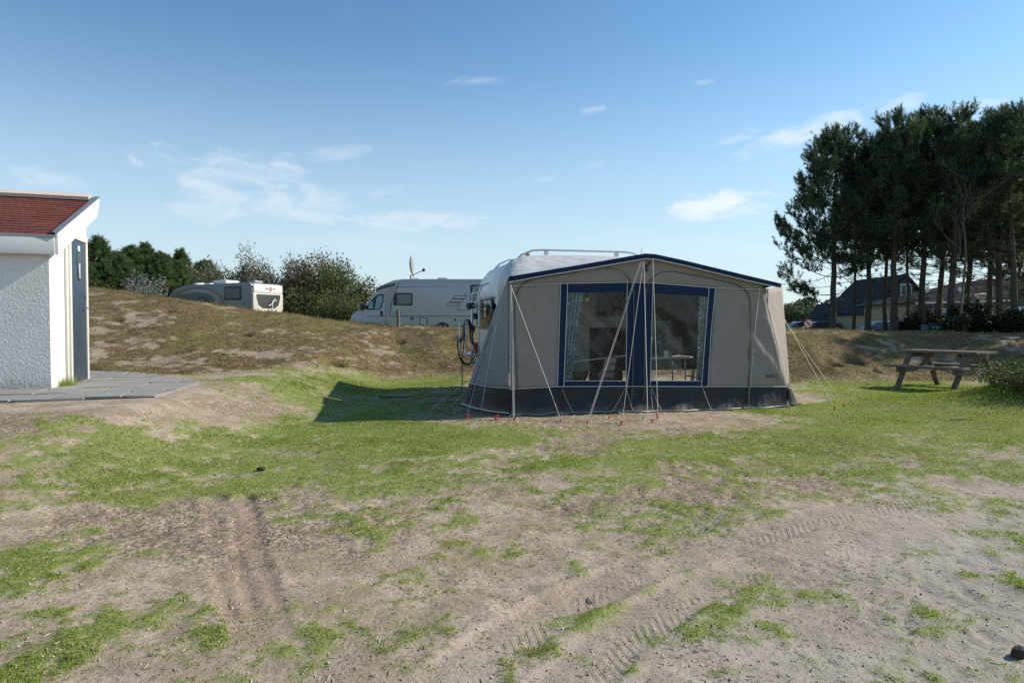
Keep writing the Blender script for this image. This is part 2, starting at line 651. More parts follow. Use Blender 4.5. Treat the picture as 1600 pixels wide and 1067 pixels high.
# ground cover painted from where it grows in the photograph: (px, py, rx, ry, amount)
GREEN = [(60, 765, 90, 16, .75), (150, 738, 110, 18, .85), (250, 712, 120, 20, .9), (370, 694, 110, 18, .95), (470, 672, 70, 16, .9),
         (560, 678, 80, 14, .85), (600, 640, 110, 22, 1.0), (660, 690, 110, 22, .75), (300, 775, 120, 11, .75), (400, 765, 90, 13, .7),
         (510, 735, 130, 26, .62), (640, 740, 90, 20, .5), (740, 690, 100, 22, .7), (850, 690, 80, 18, .72), (955, 725, 60, 14, .85),
         (830, 740, 90, 16, .6), (980, 690, 80, 12, .6), (1080, 700, 100, 18, .72), (1180, 690, 120, 20, .72), (1300, 660, 130, 26, .85),
         (1420, 640, 130, 30, .9), (1540, 660, 120, 36, 1.1), (1180, 760, 80, 16, .55), (1240, 730, 120, 14, .55), (1400, 720, 120, 14, .5), (1560, 745, 80, 12, .55),
         (1450, 775, 110, 10, .5), (20, 900, 50, 45, .72), (60, 880, 50, 25, .5), (240, 870, 40, 10, .5), (1360, 605, 120, 10, .7), (1480, 610, 90, 10, 1.0), (1560, 615, 60, 14, 1.0),
         (1310, 600, 70, 10, .55), (690, 590, 60, 12, .8), (630, 598, 90, 12, .95), (540, 603, 60, 9, .95), (440, 602, 60, 9, .95), (690, 572, 40, 10, .45),
         (950, 828, 46, 11, .9), (870, 840, 25, 7, .6), (690, 865, 22, 6, .7), (530, 882, 44, 10, .65), (545, 980, 26, 9, .8), (470, 966, 26, 6, .95),
         (800, 960, 46, 12, .7), (940, 995, 52, 20, .85), (1000, 955, 40, 12, .5), (1150, 965, 32, 10, .65), (1280, 930, 46, 12, .6), (1130, 938, 26, 9, .5),
         (1475, 985, 60, 16, .5), (1570, 930, 50, 20, .55), (1585, 850, 36, 14, .6), (140, 1000, 60, 16, .5), (420, 1030, 70, 20, .7), (60, 1040, 60, 20, .6),
         (180, 820, 60, 10, .45), (310, 835, 30, 8, .4), (970, 760, 40, 8, .6), (815, 795, 30, 6, .6), (720, 820, 40, 8, .4), (1060, 805, 50, 8, .5), (1170, 800, 40, 8, .45),
         (130, 660, 70, 8, .35), (240, 690, 60, 8, .5), (250, 608, 22, 5, .7), (800, 800, 30, 6, .35), (640, 905, 26, 6, .4), (560, 840, 60, 10, .35), (480, 820, 40, 8, .35),
         (1240, 955, 40, 10, .4), (1400, 960, 40, 12, .4), (1520, 1010, 40, 14, .45), (840, 1030, 40, 10, .35), (250, 960, 60, 12, .42), (330, 905, 40, 8, .4)]
BARE = [(330, 625, 130, 24, .8), (420, 645, 90, 14, .55), (900, 661, 180, 5, .8), (1120, 655, 120, 9, .8), (1260, 620, 60, 10, .7), (1290, 605, 60, 6, .4),
        (270, 850, 110, 34, .6), (380, 860, 60, 70, .5), (1400, 850, 200, 50, .5), (1000, 800, 200, 30, .25), (640, 622, 60, 8, .3), (660, 562, 60, 8, .5), (60, 640, 60, 8, .3), (800, 900, 200, 30, .2),
        (1540, 760, 60, 8, .3), (150, 690, 60, 10, .2)]


def ell(lst):
    out = []
    for (px, py, rx, ry, a) in lst:
        c = ground_hit(px, py)
        w = rx * c[1] / F
        y1, y2 = ground_hit(px, py - ry)[1], ground_hit(px, py + ry)[1]
        if lst is GREEN and 675 <= py <= 760 and px > 540:
            a = a * (.82 if px < 760 else .66)
        if lst is GREEN and py > 790:
            a = a * .78
        out.append((c[0], c[1], max(w, .08), max((y1 - y2) / 2, .12), a))
    return out


E_GREEN, E_BARE = ell(GREEN), ell(BARE)


def cover(x, y):
    """grass cover 0..1, dune vegetation 0..1, gravel 0..1"""
    n1 = fbm(x * 1.3 + 7, y * 1.3, 4, .55)
    n2 = fbm(x * 6.0, y * 6.0 + 11, 4, .6)
    n3 = fbm(x * 21.0, y * 21.0 + 3, 3, .6)
    wx = x + (fbm(x * 1.7 + 2, y * 1.7, 3) - .5) * .7
    wy = y + (fbm(x * 1.7, y * 1.7 + 29, 3) - .5) * .9
    wx = wx + (fbm(x * 6.5 + 12, y * 6.5, 2) - .5) * .32
    wy = wy + (fbm(x * 6.5, y * 6.5 + 44, 2) - .5) * .40
    g = np.full(x.shape, .33)
    for (cx, cy, rx, ry, a) in E_GREEN:
        q = ((wx - cx) / rx) ** 2 + ((wy - cy) / ry) ** 2
        g = g + a * (1 - np.minimum(g, 1) * .35) * np.exp(-q * .7)
    for (cx, cy, rx, ry, a) in E_BARE:
        q = ((wx - cx) / rx) ** 2 + ((wy - cy) / ry) ** 2
        g = g - a * np.exp(-q)
    yb = np.interp(x, _X, _YB); yc = np.interp(x, _X, _YC)
    wob = (fbm(x * .5, y * .5 + 77, 3) - .5) * 1.6
    dune = sstep(y + wob, yb - .3, yb + .7) * (1 - sstep(y, yc + 4, yc + 9))
    plateau = sstep(y, yc + 3, yc + 8)
    mound = np.exp(-((((x - 10.4) / 3.0) ** 2 + ((y - 10.7) / 1.65) ** 2) ** 1.3))
    g = np.maximum(g, 1.3 * mound)
    g = g * (1 - plateau) + .75 * plateau
    raw = g + (n1 - .5) * 1.35 + (n2 - .5) * 1.5 + (n3 - .5) * 1.0
    gm = sstep(raw, .12, 1.15)
    gm = gm * (1 - dune)
    gm = gm * (1 - .85 * paved(x, y))
    dz, wt, _, _ = track_field(x, y)
    gm = gm * (1 - .7 * wt)
    dv = .80 + (n1 - .5) * 1.5 + (n2 - .5) * 1.5
    # more bare sand low on the left dune, as the photograph shows
    low = (1 - sstep((y - yb) / (yc - yb), .25, .7)) * sstep(-x, 3.5, 6.5)
    dv = dv - .26 * low
    dv = sstep(dv, .05, .85)
    grav = sstep(x * .8 - y + n1 * 2.2, -3.1, -.2) * (1 - sstep(y, 5.5, 7.5))
    return gm, dune, dv, grav, mound, wt


def grow(vals0, d0, g, dmax, end):
    out = [vals0]
    d = d0
    while out[-1] < end:
        out.append(out[-1] + d)
        d = min(d * g, dmax)
    return out


def make_ground():
    ys = list(np.arange(1.6, 6.6, .022))
    ys = ys[:-1] + grow(ys[-1], .022, 1.018, .085, 20.5)
    ys = ys[:-1] + grow(ys[-1], .085, 1.12, 60, 2600)
    ys = [-40, -15, -6, -2, 0, .8, 1.2] + ys
    xr = list(np.arange(0, 4.2, .025))
    xr = xr[:-1] + grow(xr[-1], .025, 1.03, .045, 9)
    xr = xr[:-1] + grow(xr[-1], .045, 1.05, .13, 17)
    xr = xr[:-1] + grow(xr[-1], .13, 1.18, 80, 2400)
    xs = sorted([-v for v in xr[1:]] + xr)
    xs, ys = np.array(xs), np.array(ys)
    X, Y = np.meshgrid(xs, ys)
    Z = smooth_height(X, Y)
    gm, dune, dv, grav, mound, wt = cover(X, Y)
    dz, _, ph, pm = track_field(X, Y)
    near = 1 - sstep(Y, 9, 18)
    pv = paved(X, Y)
    Z = Z + dz * near * (1 - pv)
    Z = Z + near * (1 - pv) * ((fbm(X * 5, Y * 5, 4, .6) - .5) * .020 + (fbm(X * 17, Y * 17, 2, .6) - .5) * .010) + gm * near * .012
    rough = sstep(fbm(X * .9 + 60, Y * .9 + 8, 3), .5, .66) * (1 - gm) * near * (1 - pv)
    Z = Z - rough * np.abs(fbm(X * 9, Y * 9 + 5, 3, .6) - .5) * .06
    for c, r in PITS:
        q = ((X - c[0]) / r) ** 2 + ((Y - c[1] - r * .2) / (r * .9)) ** 2
        Z = Z - .85 * r * np.exp(-q ** 2) + .25 * r * np.exp(-(((X - c[0]) / (r * 1.6)) ** 2 + ((Y - c[1] + r * 1.3) / r) ** 2))
    ny, nx = X.shape
    P = np.stack([X, Y, Z], -1)
    idx = np.arange(ny * nx).reshape(ny, nx)
    Q = np.stack([idx[:-1, :-1], idx[:-1, 1:], idx[1:, 1:], idx[1:, :-1]], -1).reshape(-1, 4)
    me = np_mesh('ground', P.reshape(-1, 3), Q, dict(green=gm.ravel(), dune=dune.ravel(), moss=dv.ravel(), gravel=grav.ravel(), scuff=wt.ravel(), crumb=rough.ravel(), tread=ph.ravel(), treadmask=pm.ravel()))
    o = link('ground', me, ground_material(), None, True)
    tag(o, kind='structure')
    return xs, ys, Z


def ground_material():
    t = NT('ground')
    v = t.coords('Object')
    big = t.noise(.55, 5, .6, v)
    mid = t.noise(4.0, 6, .62, v)
    fine = t.noise(38, 5, .65, v)
    grain = t.noise(260, 3, .6, v)
    sand = t.mix(t.smooth(big, .3, .7), (.365, .288, .225, 1), (.465, .380, .302, 1))
    sand = t.mix(t.math('MULTIPLY', t.smooth(mid, .42, .66), .7), sand, (.205, .155, .108, 1))
    sand = t.mix(t.math('MULTIPLY', t.smooth(fine, .48, .70), .75), sand, (.150, .118, .082, 1))
    sand = t.mix(t.math('MULTIPLY', t.smooth(grain, .55, .72), .55), sand, (.50, .45, .38, 1))
    crust = t.math('MULTIPLY', t.smooth(t.math('ADD', t.noise(1.7, 6, .68, v), t.math('MULTIPLY_ADD', fine, .5, -.25)), .44, .62), .62)
    sand = t.mix(crust, sand, t.mix(t.smooth(t.noise(14, 4, .6, v), .35, .65), (.225, .172, .108, 1), (.29, .228, .155, 1)))
    sand = t.mix(t.math('MULTIPLY', t.smooth(t.noise(75, 4, .7, v), .56, .70), .65), sand, (.115, .09, .06, 1))
    sand = t.mix(t.math('MULTIPLY', t.attr('crumb'), t.smooth(fine, .42, .6)), sand, (.150, .108, .080, 1))
    sand = t.mix(t.math('MULTIPLY', t.attr('scuff'), .6), sand, (.315, .232, .178, 1))
    gravel = t.mix(t.smooth(fine, .35, .65), (.27, .255, .235, 1), (.41, .39, .36, 1))
    sand = t.mix(t.math('MULTIPLY', t.attr('gravel'), .62), sand, gravel)
    vor = t.new('ShaderNodeTexVoronoi'); vor.inputs['Scale'].default_value = 34
    t.set(vor.inputs['Vector'], v)
    speck = t.math('MULTIPLY', t.math('LESS_THAN', vor.outputs['Distance'], .11), t.smooth(t.noise(9, 3, .6, v), .5, .62))
    sand = t.mix(speck, sand, (.62, .58, .52, 1))
    turf = t.mix(t.smooth(mid, .3, .7), (.135, .190, .030, 1), (.210, .255, .058, 1))
    turf = t.mix(t.math('MULTIPLY', t.smooth(fine, .45, .75), .5), turf, (.25, .22, .13, 1))
    moss = t.mix(t.smooth(mid, .35, .66), (.130, .090, .052, 1), (.195, .150, .075, 1))
    moss = t.mix(t.smooth(t.noise(.9, 4, .6, v), .42, .66), moss, (.155, .138, .052, 1))
    moss = t.mix(t.math('MULTIPLY', t.smooth(fine, .48, .7), .6), moss, (.055, .040, .024, 1))
    dsand = t.mix(t.smooth(fine, .4, .7), (.31, .25, .19, 1), (.18, .138, .10, 1))
    mk = t.math('ADD', t.attr('moss'), t.math('MULTIPLY_ADD', fine, 1.1, -.55))
    dune = t.mix(t.smooth(mk, .25, .62), dsand, moss)
    gk = t.math('ADD', t.attr('green'), t.math('MULTIPLY_ADD', fine, .9, -.45))
    col = t.mix(t.math('MULTIPLY', t.smooth(gk, .0, .85), .85), sand, turf)
    col = t.mix(t.attr('dune'), col, dune)
    lug = t.smooth(t.math('SINE', t.math('MULTIPLY', t.attr('tread'), 6.2832)), -.35, .35)
    tread = t.math('MULTIPLY', t.math('MULTIPLY', lug, t.attr('treadmask')), t.smooth(t.noise(5, 4, .65, v), .40, .58))
    col = t.mix(t.math('MULTIPLY', tread, .12), col, (.16, .12, .085, 1))
    h = t.math('ADD', t.math('MULTIPLY', fine, .7), t.math('ADD', t.math('MULTIPLY', grain, .16), t.math('MULTIPLY_ADD', tread, -.28, mid)))
    nor = t.bump(h, .6, .03)
    return t.done(t.bsdf(col, .95, nor, 0, .15))


GX, GY, GZ = make_ground()


def gz(x, y):
    """height of the finished ground sheet, bilinear"""
    x = np.asarray(x, float); y = np.asarray(y, float)
    i = np.clip(np.searchsorted(GX, x) - 1, 0, len(GX) - 2)
    j = np.clip(np.searchsorted(GY, y) - 1, 0, len(GY) - 2)
    fx = (x - GX[i]) / (GX[i + 1] - GX[i]); fy = (y - GY[j]) / (GY[j + 1] - GY[j])
    return (GZ[j, i] * (1 - fx) + GZ[j, i + 1] * fx) * (1 - fy) + (GZ[j + 1, i] * (1 - fx) + GZ[j + 1, i + 1] * fx) * fy


def G(px, py):
    p = ground_hit(px, py, lambda x, y: gz(x, y))
    return p


# ------------------------------------------------------------------ grass blades, litter, stones
def blades(x, y, h, w, rng, lean=.5, tilt=None):
    n = len(x)
    a = rng.rand(n) * 2 * np.pi
    la = rng.rand(n) * 2 * np.pi
    ln = rng.rand(n) * lean
    z = gz(x, y) - .004
    b1 = np.stack([x - np.cos(a) * w, y - np.sin(a) * w, z], -1)
    b2 = np.stack([x + np.cos(a) * w, y + np.sin(a) * w, z], -1)
    tp = np.stack([x + np.cos(la) * ln * h, y + np.sin(la) * ln * h, z + h * np.sqrt(np.maximum(1 - ln * ln, .05))], -1)
    V = np.stack([b1, b2, tp], 1).reshape(-1, 3)
    Fa = np.arange(3 * n).reshape(n, 3)
    return V, Fa


def tent_foot(x, y):
    """inside the awning or the caravan, where no grass is drawn"""
    dx, dy = x - TX, y - TY
    u = dx * TC + dy * TS
    v = -dx * TS + dy * TC
    return (u > -.05) & (u < 4.6) & (v > .02) & (v < 2.3)


def scatter_grass():
    rng = np.random.RandomState(3)
    # candidates in the visible wedge, denser nearby
    n = 1500000
    y = 2.2 + (18.5 - 2.2) * rng.rand(n) ** 1.35
    x = (rng.rand(n) * 2 - 1) * (.80 * y + .3)
    gm, dune, dv, grav, mound, wt = cover(x, y)
    keep = rng.rand(n) < (gm ** 1.15) * np.clip(1.15 - .012 * y, .3, 1) * .62
    keep &= ~tent_foot(x, y) & (paved(x, y) < .5)
    x, y, gm, mound = x[keep], y[keep], gm[keep], mound[keep]
    tall = fbm(x * 2.2 + 9, y * 2.2, 3)
    h = (.006 + .014 * rng.rand(len(x)) * gm + .008 * sstep(tall, .5, .72)) * (1 + .03 * y) + .15 * mound * rng.rand(len(x)) ** 1.5
    w = .0022 * (1 + .16 * y)
    V, Fa = blades(x, y, h, w, rng, .8)
    tone = np.clip(.5 + (fbm(x * .9, y * .9 + 50, 3) - .5) * 1.6 + (rng.rand(len(x)) - .5) * .6 - .75 * mound, 0, 1)
    dry = np.clip((rng.rand(len(x)) < .20) * .8 + (fbm(x * 1.4 + 80, y * 1.4, 3) - .53) * 1.6 + .5 * (gm < .22) + .16 * sstep(x, -1.0, 2.5) * (1 - sstep(y, 9.5, 11)), 0, 1) * (1 - .8 * mound)
    me = np_mesh('grass', V, Fa, dict(tone=np.repeat(tone, 3), dry=np.repeat(dry, 3)))
    o = link('grass', me, leafmat('grass', (.150, .240, .020, 1), (.300, .400, .050, 1), .45, .6, c3=(.34, .29, .15, 1)))
    tag(o, 'short patchy green grass growing through the sand of the pitch', 'grass', kind='stuff')
    # mossy, brown dune turf
    n = 330000
    y = 11.5 + 13 * rng.rand(n)
    x = (rng.rand(n) * 2 - 1) * (.80 * y)
    gm, dune, dv, grav, mound, wt = cover(x, y)
    keep = (rng.rand(n) < dune * (.06 + .94 * dv) * .9) & ~tent_foot(x, y) & (paved(x, y) < .5)
    x, y, dv = x[keep], y[keep], dv[keep]
    h = .010 + .026 * rng.rand(len(x)) * (.4 + dv) + .03 * (rng.rand(len(x)) < .06)
    V, Fa = blades(x, y, h, .010, rng, .9)
    tone = np.clip(.5 + (fbm(x * .7, y * .7 + 20, 3) - .5) * 2.2 + (rng.rand(len(x)) - .5) * .6, 0, 1)
    dry = np.clip((rng.rand(len(x)) < .2) * .8, 0, 1)
    me = np_mesh('dune_turf', V, Fa, dict(tone=np.repeat(tone, 3), dry=np.repeat(dry, 3)))
    o = link('dune_turf', me, leafmat('dune_turf', (.130, .084, .042, 1), (.210, .168, .062, 1), .25, .7, c3=(.25, .205, .12, 1)))
    tag(o, 'brown and olive moss and dry grass covering the dune', 'dune turf', kind='stuff')
    # rough grass on the plateau behind
    n = 60000
    y = 20 + 45 * rng.rand(n) ** 1.3
    x = (rng.rand(n) * 2 - 1) * (.80 * y)
    h = .06 + .16 * rng.rand(n) * fbm(x, y, 2)
    V, Fa = blades(x, y, h, .02, rng, .7)
    me = np_mesh('rough_grass', V, Fa, dict(tone=np.repeat(rng.rand(n), 3), dry=np.repeat((rng.rand(n) < .4) * .7, 3)))
    o = link('rough_grass', me, leafmat('rough_grass', (.06, .085, .022, 1), (.12, .14, .04, 1), .3, .7, c3=(.25, .2, .11, 1)))
    tag(o, 'rough grass on the level ground behind the dune', 'grass', kind='stuff')
    # dry straw and root litter lying on the sand
    n = 30000
    y = 2.2 + 8 * rng.rand(n) ** 1.3
    x = (rng.rand(n) * 2 - 1) * (.80 * y + .3)
    gm, dune, dv, grav, mound, wt = cover(x, y)
    keep = (rng.rand(n) < .35 + .65 * sstep(fbm(x * 1.5, y * 1.5 + 90, 3), .45, .6)) & (paved(x, y) < .3) & ~tent_foot(x, y)
    x, y = x[keep], y[keep]
    n = len(x)
    a = rng.rand(n) * 2 * np.pi
    L = .004 + .016 * rng.rand(n) ** 3
    w = .0007 + .0008 * rng.rand(n)
    z = gz(x, y) + .004
    p0 = np.stack([x - np.cos(a) * L, y - np.sin(a) * L, z], -1)
    p1 = np.stack([x + np.cos(a) * L, y + np.sin(a) * L, z + .004 * rng.rand(n)], -1)
    s = np.stack([-np.sin(a) * w, np.cos(a) * w, np.full(n, .0015)], -1)
    V = np.stack([p0 - s, p0 + s, p1 + s, p1 - s], 1).reshape(-1, 3)
    me = np_mesh('straw_litter', V, np.arange(4 * n).reshape(n, 4), dict(tone=np.repeat(rng.rand(n), 4)))
    o = link('straw_litter', me, leafmat('straw_litter', (.17, .13, .085, 1), (.46, .40, .29, 1), .1, .8))
    tag(o, 'dry straw and root bits scattered on the sand', 'litter', kind='stuff')
    # shell bits and small stones
    n = 5200
    y = 2.2 + 9 * rng.rand(n) ** 1.5
    x = (rng.rand(n) * 2 - 1) * (.80 * y + .3)
    keep = (paved(x, y) < .3) & ~tent_foot(x, y) & (rng.rand(n) < .35 + .65 * sstep(x * .6 - y, -4, -1))
    x, y = x[keep], y[keep]
    n = len(x)
    r = .003 + .006 * rng.rand(n) ** 3
    z = gz(x, y) + r * .3
    o6 = np.array([(1, 0, 0), (-1, 0, 0), (0, 1, 0), (0, -1, 0), (0, 0, .7), (0, 0, -.7)])
    V = (np.stack([x, y, z], -1)[:, None] + o6[None] * r[:, None, None] * (.6 + .8 * rng.rand(n, 6, 1))).reshape(-1, 3)
    f8 = np.array([(0, 2, 4), (2, 1, 4), (1, 3, 4), (3, 0, 4), (2, 0, 5), (1, 2, 5), (3, 1, 5), (0, 3, 5)])
    Fa = (np.arange(n)[:, None, None] * 6 + f8[None]).reshape(-1, 3)
    me = np_mesh('shell_grit', V, Fa, dict(tone=np.repeat(rng.rand(n), 6)))
    o = link('shell_grit', me, leafmat('shell_grit', (.16, .13, .10, 1), (.66, .62, .56, 1), 0, .7))
    tag(o, 'pale shell grit and tiny stones strewn over the sand', 'grit', kind='stuff')


# where the awning stands (front left foot) and how it is turned
TX, TY, TROT = -.04, 9.5, R(13.0)
TC, TS = math.cos(TROT), math.sin(TROT)
scatter_grass()
# ------------------------------------------------------------------ paving and shed
SROT = R(19.0)                                  # the shed's front wall is turned 19 degrees to the right
S0 = at(80, 606.5, 9.0)                         # its near right corner
SHX, SHY = float(S0[0]), float(S0[1])
M_SLAB = simple('concrete_slab', (.225, .215, .20, 1), .85, .22, 2.2, .3, 90)
M_WHITE = simple('white_paint', (.74, .74, .72, 1), .55, .05, 3, .06, 90)
M_TRIM = simple('cream_trim', (.62, .59, .53, 1), .55, .08, 8, .08, 60)
M_FASCIA = simple('grey_white_fascia', (.55, .57, .58, 1), .5, .05, 6)
M_ZINC = simple('zinc_strip', (.35, .36, .37, 1), .4, .1, 20, metal=.7)
M_DOOR = simple('slate_blue_paint', C(46, 62, 76), .42, .06, 3, .05, 120)
M_STEEL = simple('brushed_steel', (.55, .56, .58, 1), .3, .06, 30, metal=1.0)
M_DARKGLASS = simple('dark_glass', (.018, .022, .028, 1), .08, .1, 3, spec=.6)
M_BLACK = simple('black_plastic', (.02, .02, .022, 1), .45, .1, 20)


def stucco():
    t = NT('rough_stucco')
    v = t.coords('Object')
    n = t.noise(3, 4, .6, v)
    big = t.noise(26, 3, .55, v, .5)
    sm = t.noise(70, 3, .6, v)
    ridg = t.math('ADD', t.smooth(big, .42, .68), t.math('MULTIPLY', sm, .35))
    nor = t.bump(ridg, .38, .014)
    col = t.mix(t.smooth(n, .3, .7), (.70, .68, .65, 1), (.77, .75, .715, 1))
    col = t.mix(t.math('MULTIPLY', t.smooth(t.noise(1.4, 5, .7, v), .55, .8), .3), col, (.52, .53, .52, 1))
    sp = t.new('ShaderNodeSeparateXYZ'); t.l.new(v, sp.inputs[0])
    dirt = t.smooth(t.math('ADD', sp.outputs[2], t.math('MULTIPLY_ADD', t.noise(6, 5, .7, v), -.5, .25)), .22, -.05)
    col = t.mix(t.math('MULTIPLY', dirt, .5), col, (.30, .27, .20, 1))
    return t.done(t.bsdf(col, .85, nor, 0, .2))


def shingle_mat(k):
    base = [(.170, .052, .040, 1), (.145, .046, .038, 1), (.185, .060, .046, 1), (.160, .056, .040, 1)][k]
    t = NT('red_shingle_%d' % k)
    v = t.coords('Object')
    col = t.mix(t.smooth(t.noise(220, 2, .5, v), .4, .7), base, tuple(c * .6 for c in base[:3]) + (1,))
    col = t.mix(t.math('MULTIPLY', t.smooth(t.noise(5, 4, .6, v), .55, .8), .45), col, (.16, .11, .055, 1))
    return t.done(t.bsdf(col, .9, t.bump(t.noise(300, 2, .6, v), .4, .004), 0, .2))


def shed_frame(lx, ly, z=0.0):
    """shed coordinates: x to the left along the front wall, y back along the door wall"""
    c, s = math.cos(SROT), math.sin(SROT)
    return np.array([SHX - c * lx - s * ly, SHY - s * lx + c * ly, z])


def build_paving():
    root = empty('paving', (SHX, SHY, PAVE_Z - .05), 0)
    tag(root, kind='structure')
    # outline in plan, from the photograph's edges
    poly = [at(-60, 634, 7.35)[:2]]
    poly = [np.array(p) for p in [(-6.4, 7.45), (-5.55, 7.6), (-4.28, 8.15), (-4.30, 8.6), (-4.62, 10.05), (-5.3, 10.9), (-6.6, 12.0), (-7.9, 12.6), (-9.5, 12.5), (-10.5, 9.5), (-10.5, 6.8)]]

    def clip(sub, poly):
        # Sutherland-Hodgman against a convex-ish outline (outline is close to convex)
        out = sub
        n = len(poly)
        for i in range(n):
            a, b = poly[i], poly[(i + 1) % n]
            e = b - a
            side = lambda p: e[0] * (p[1] - a[1]) - e[1] * (p[0] - a[0])
            new = []
            for j in range(len(out)):
                p, q = out[j], out[(j + 1) % len(out)]
                sp, sq = side(p), side(q)
                if sp >= 0:
                    new.append(p)
                if sp * sq < 0:
                    t = sp / (sp - sq)
                    new.append(p + (q - p) * t)
            out = new
            if len(out) < 3:
                return None
        return out
    n_ = len(poly)
    MB().add([(p[0] - SHX, p[1] - SHY, .030) for p in poly], [tuple(range(n_))]).build('joint_bed', simple('joint_dirt', (.045, .04, .03, 1), .95, .3, 10), root)
    rng = random.Random(5)
    w, d, g = .72, .66, .028
    # shed interior is not paved
    for i in range(-6, 8):
        for j in range(-4, 8):
            off = .36 if j % 2 else 0.0
            x0, x1 = i * w + off + g / 2, (i + 1) * w + off - g / 2
            y0, y1 = -.02 - (j + 1) * d + g / 2 + 2.6, -.02 - j * d - g / 2 + 2.6
            cx, cy = (x0 + x1) / 2, (y0 + y1) / 2
            if cx > .5 and .4 < cy < 1.75:
                continue
            sub = [shed_frame(x0, y0)[:2], shed_frame(x0, y1)[:2], shed_frame(x1, y1)[:2], shed_frame(x1, y0)[:2]]
            # make counter-clockwise
            ar = sum(sub[k][0] * sub[(k + 1) % 4][1] - sub[(k + 1) % 4][0] * sub[k][1] for k in range(4))
            if ar < 0:
                sub = sub[::-1]
            c = clip(sub, poly)
            if c is None or len(c) < 3:
                continue
            ar = abs(sum(c[k][0] * c[(k + 1) % len(c)][1] - c[(k + 1) % len(c)][0] * c[k][1] for k in range(len(c)))) / 2
            if ar < .02:
                continue
            zt = .05 + rng.uniform(-.004, .004)
            tl = (rng.uniform(-.004, .004), rng.uniform(-.004, .004))
            n = len(c)
            top = [(p[0] - SHX, p[1] - SHY, zt + tl[0] * (p[0] - c[0][0]) + tl[1] * (p[1] - c[0][1])) for p in c]
            bot = [(p[0] - SHX, p[1] - SHY, -.03) for p in c]
            m = MB().add(top + bot, [tuple(range(n))] + [(k, k + n, (k + 1) % n + n, (k + 1) % n) for k in range(n)])
            m.build('slab', M_SLAB, root, bevel=.004, seg=1)


build_paving()


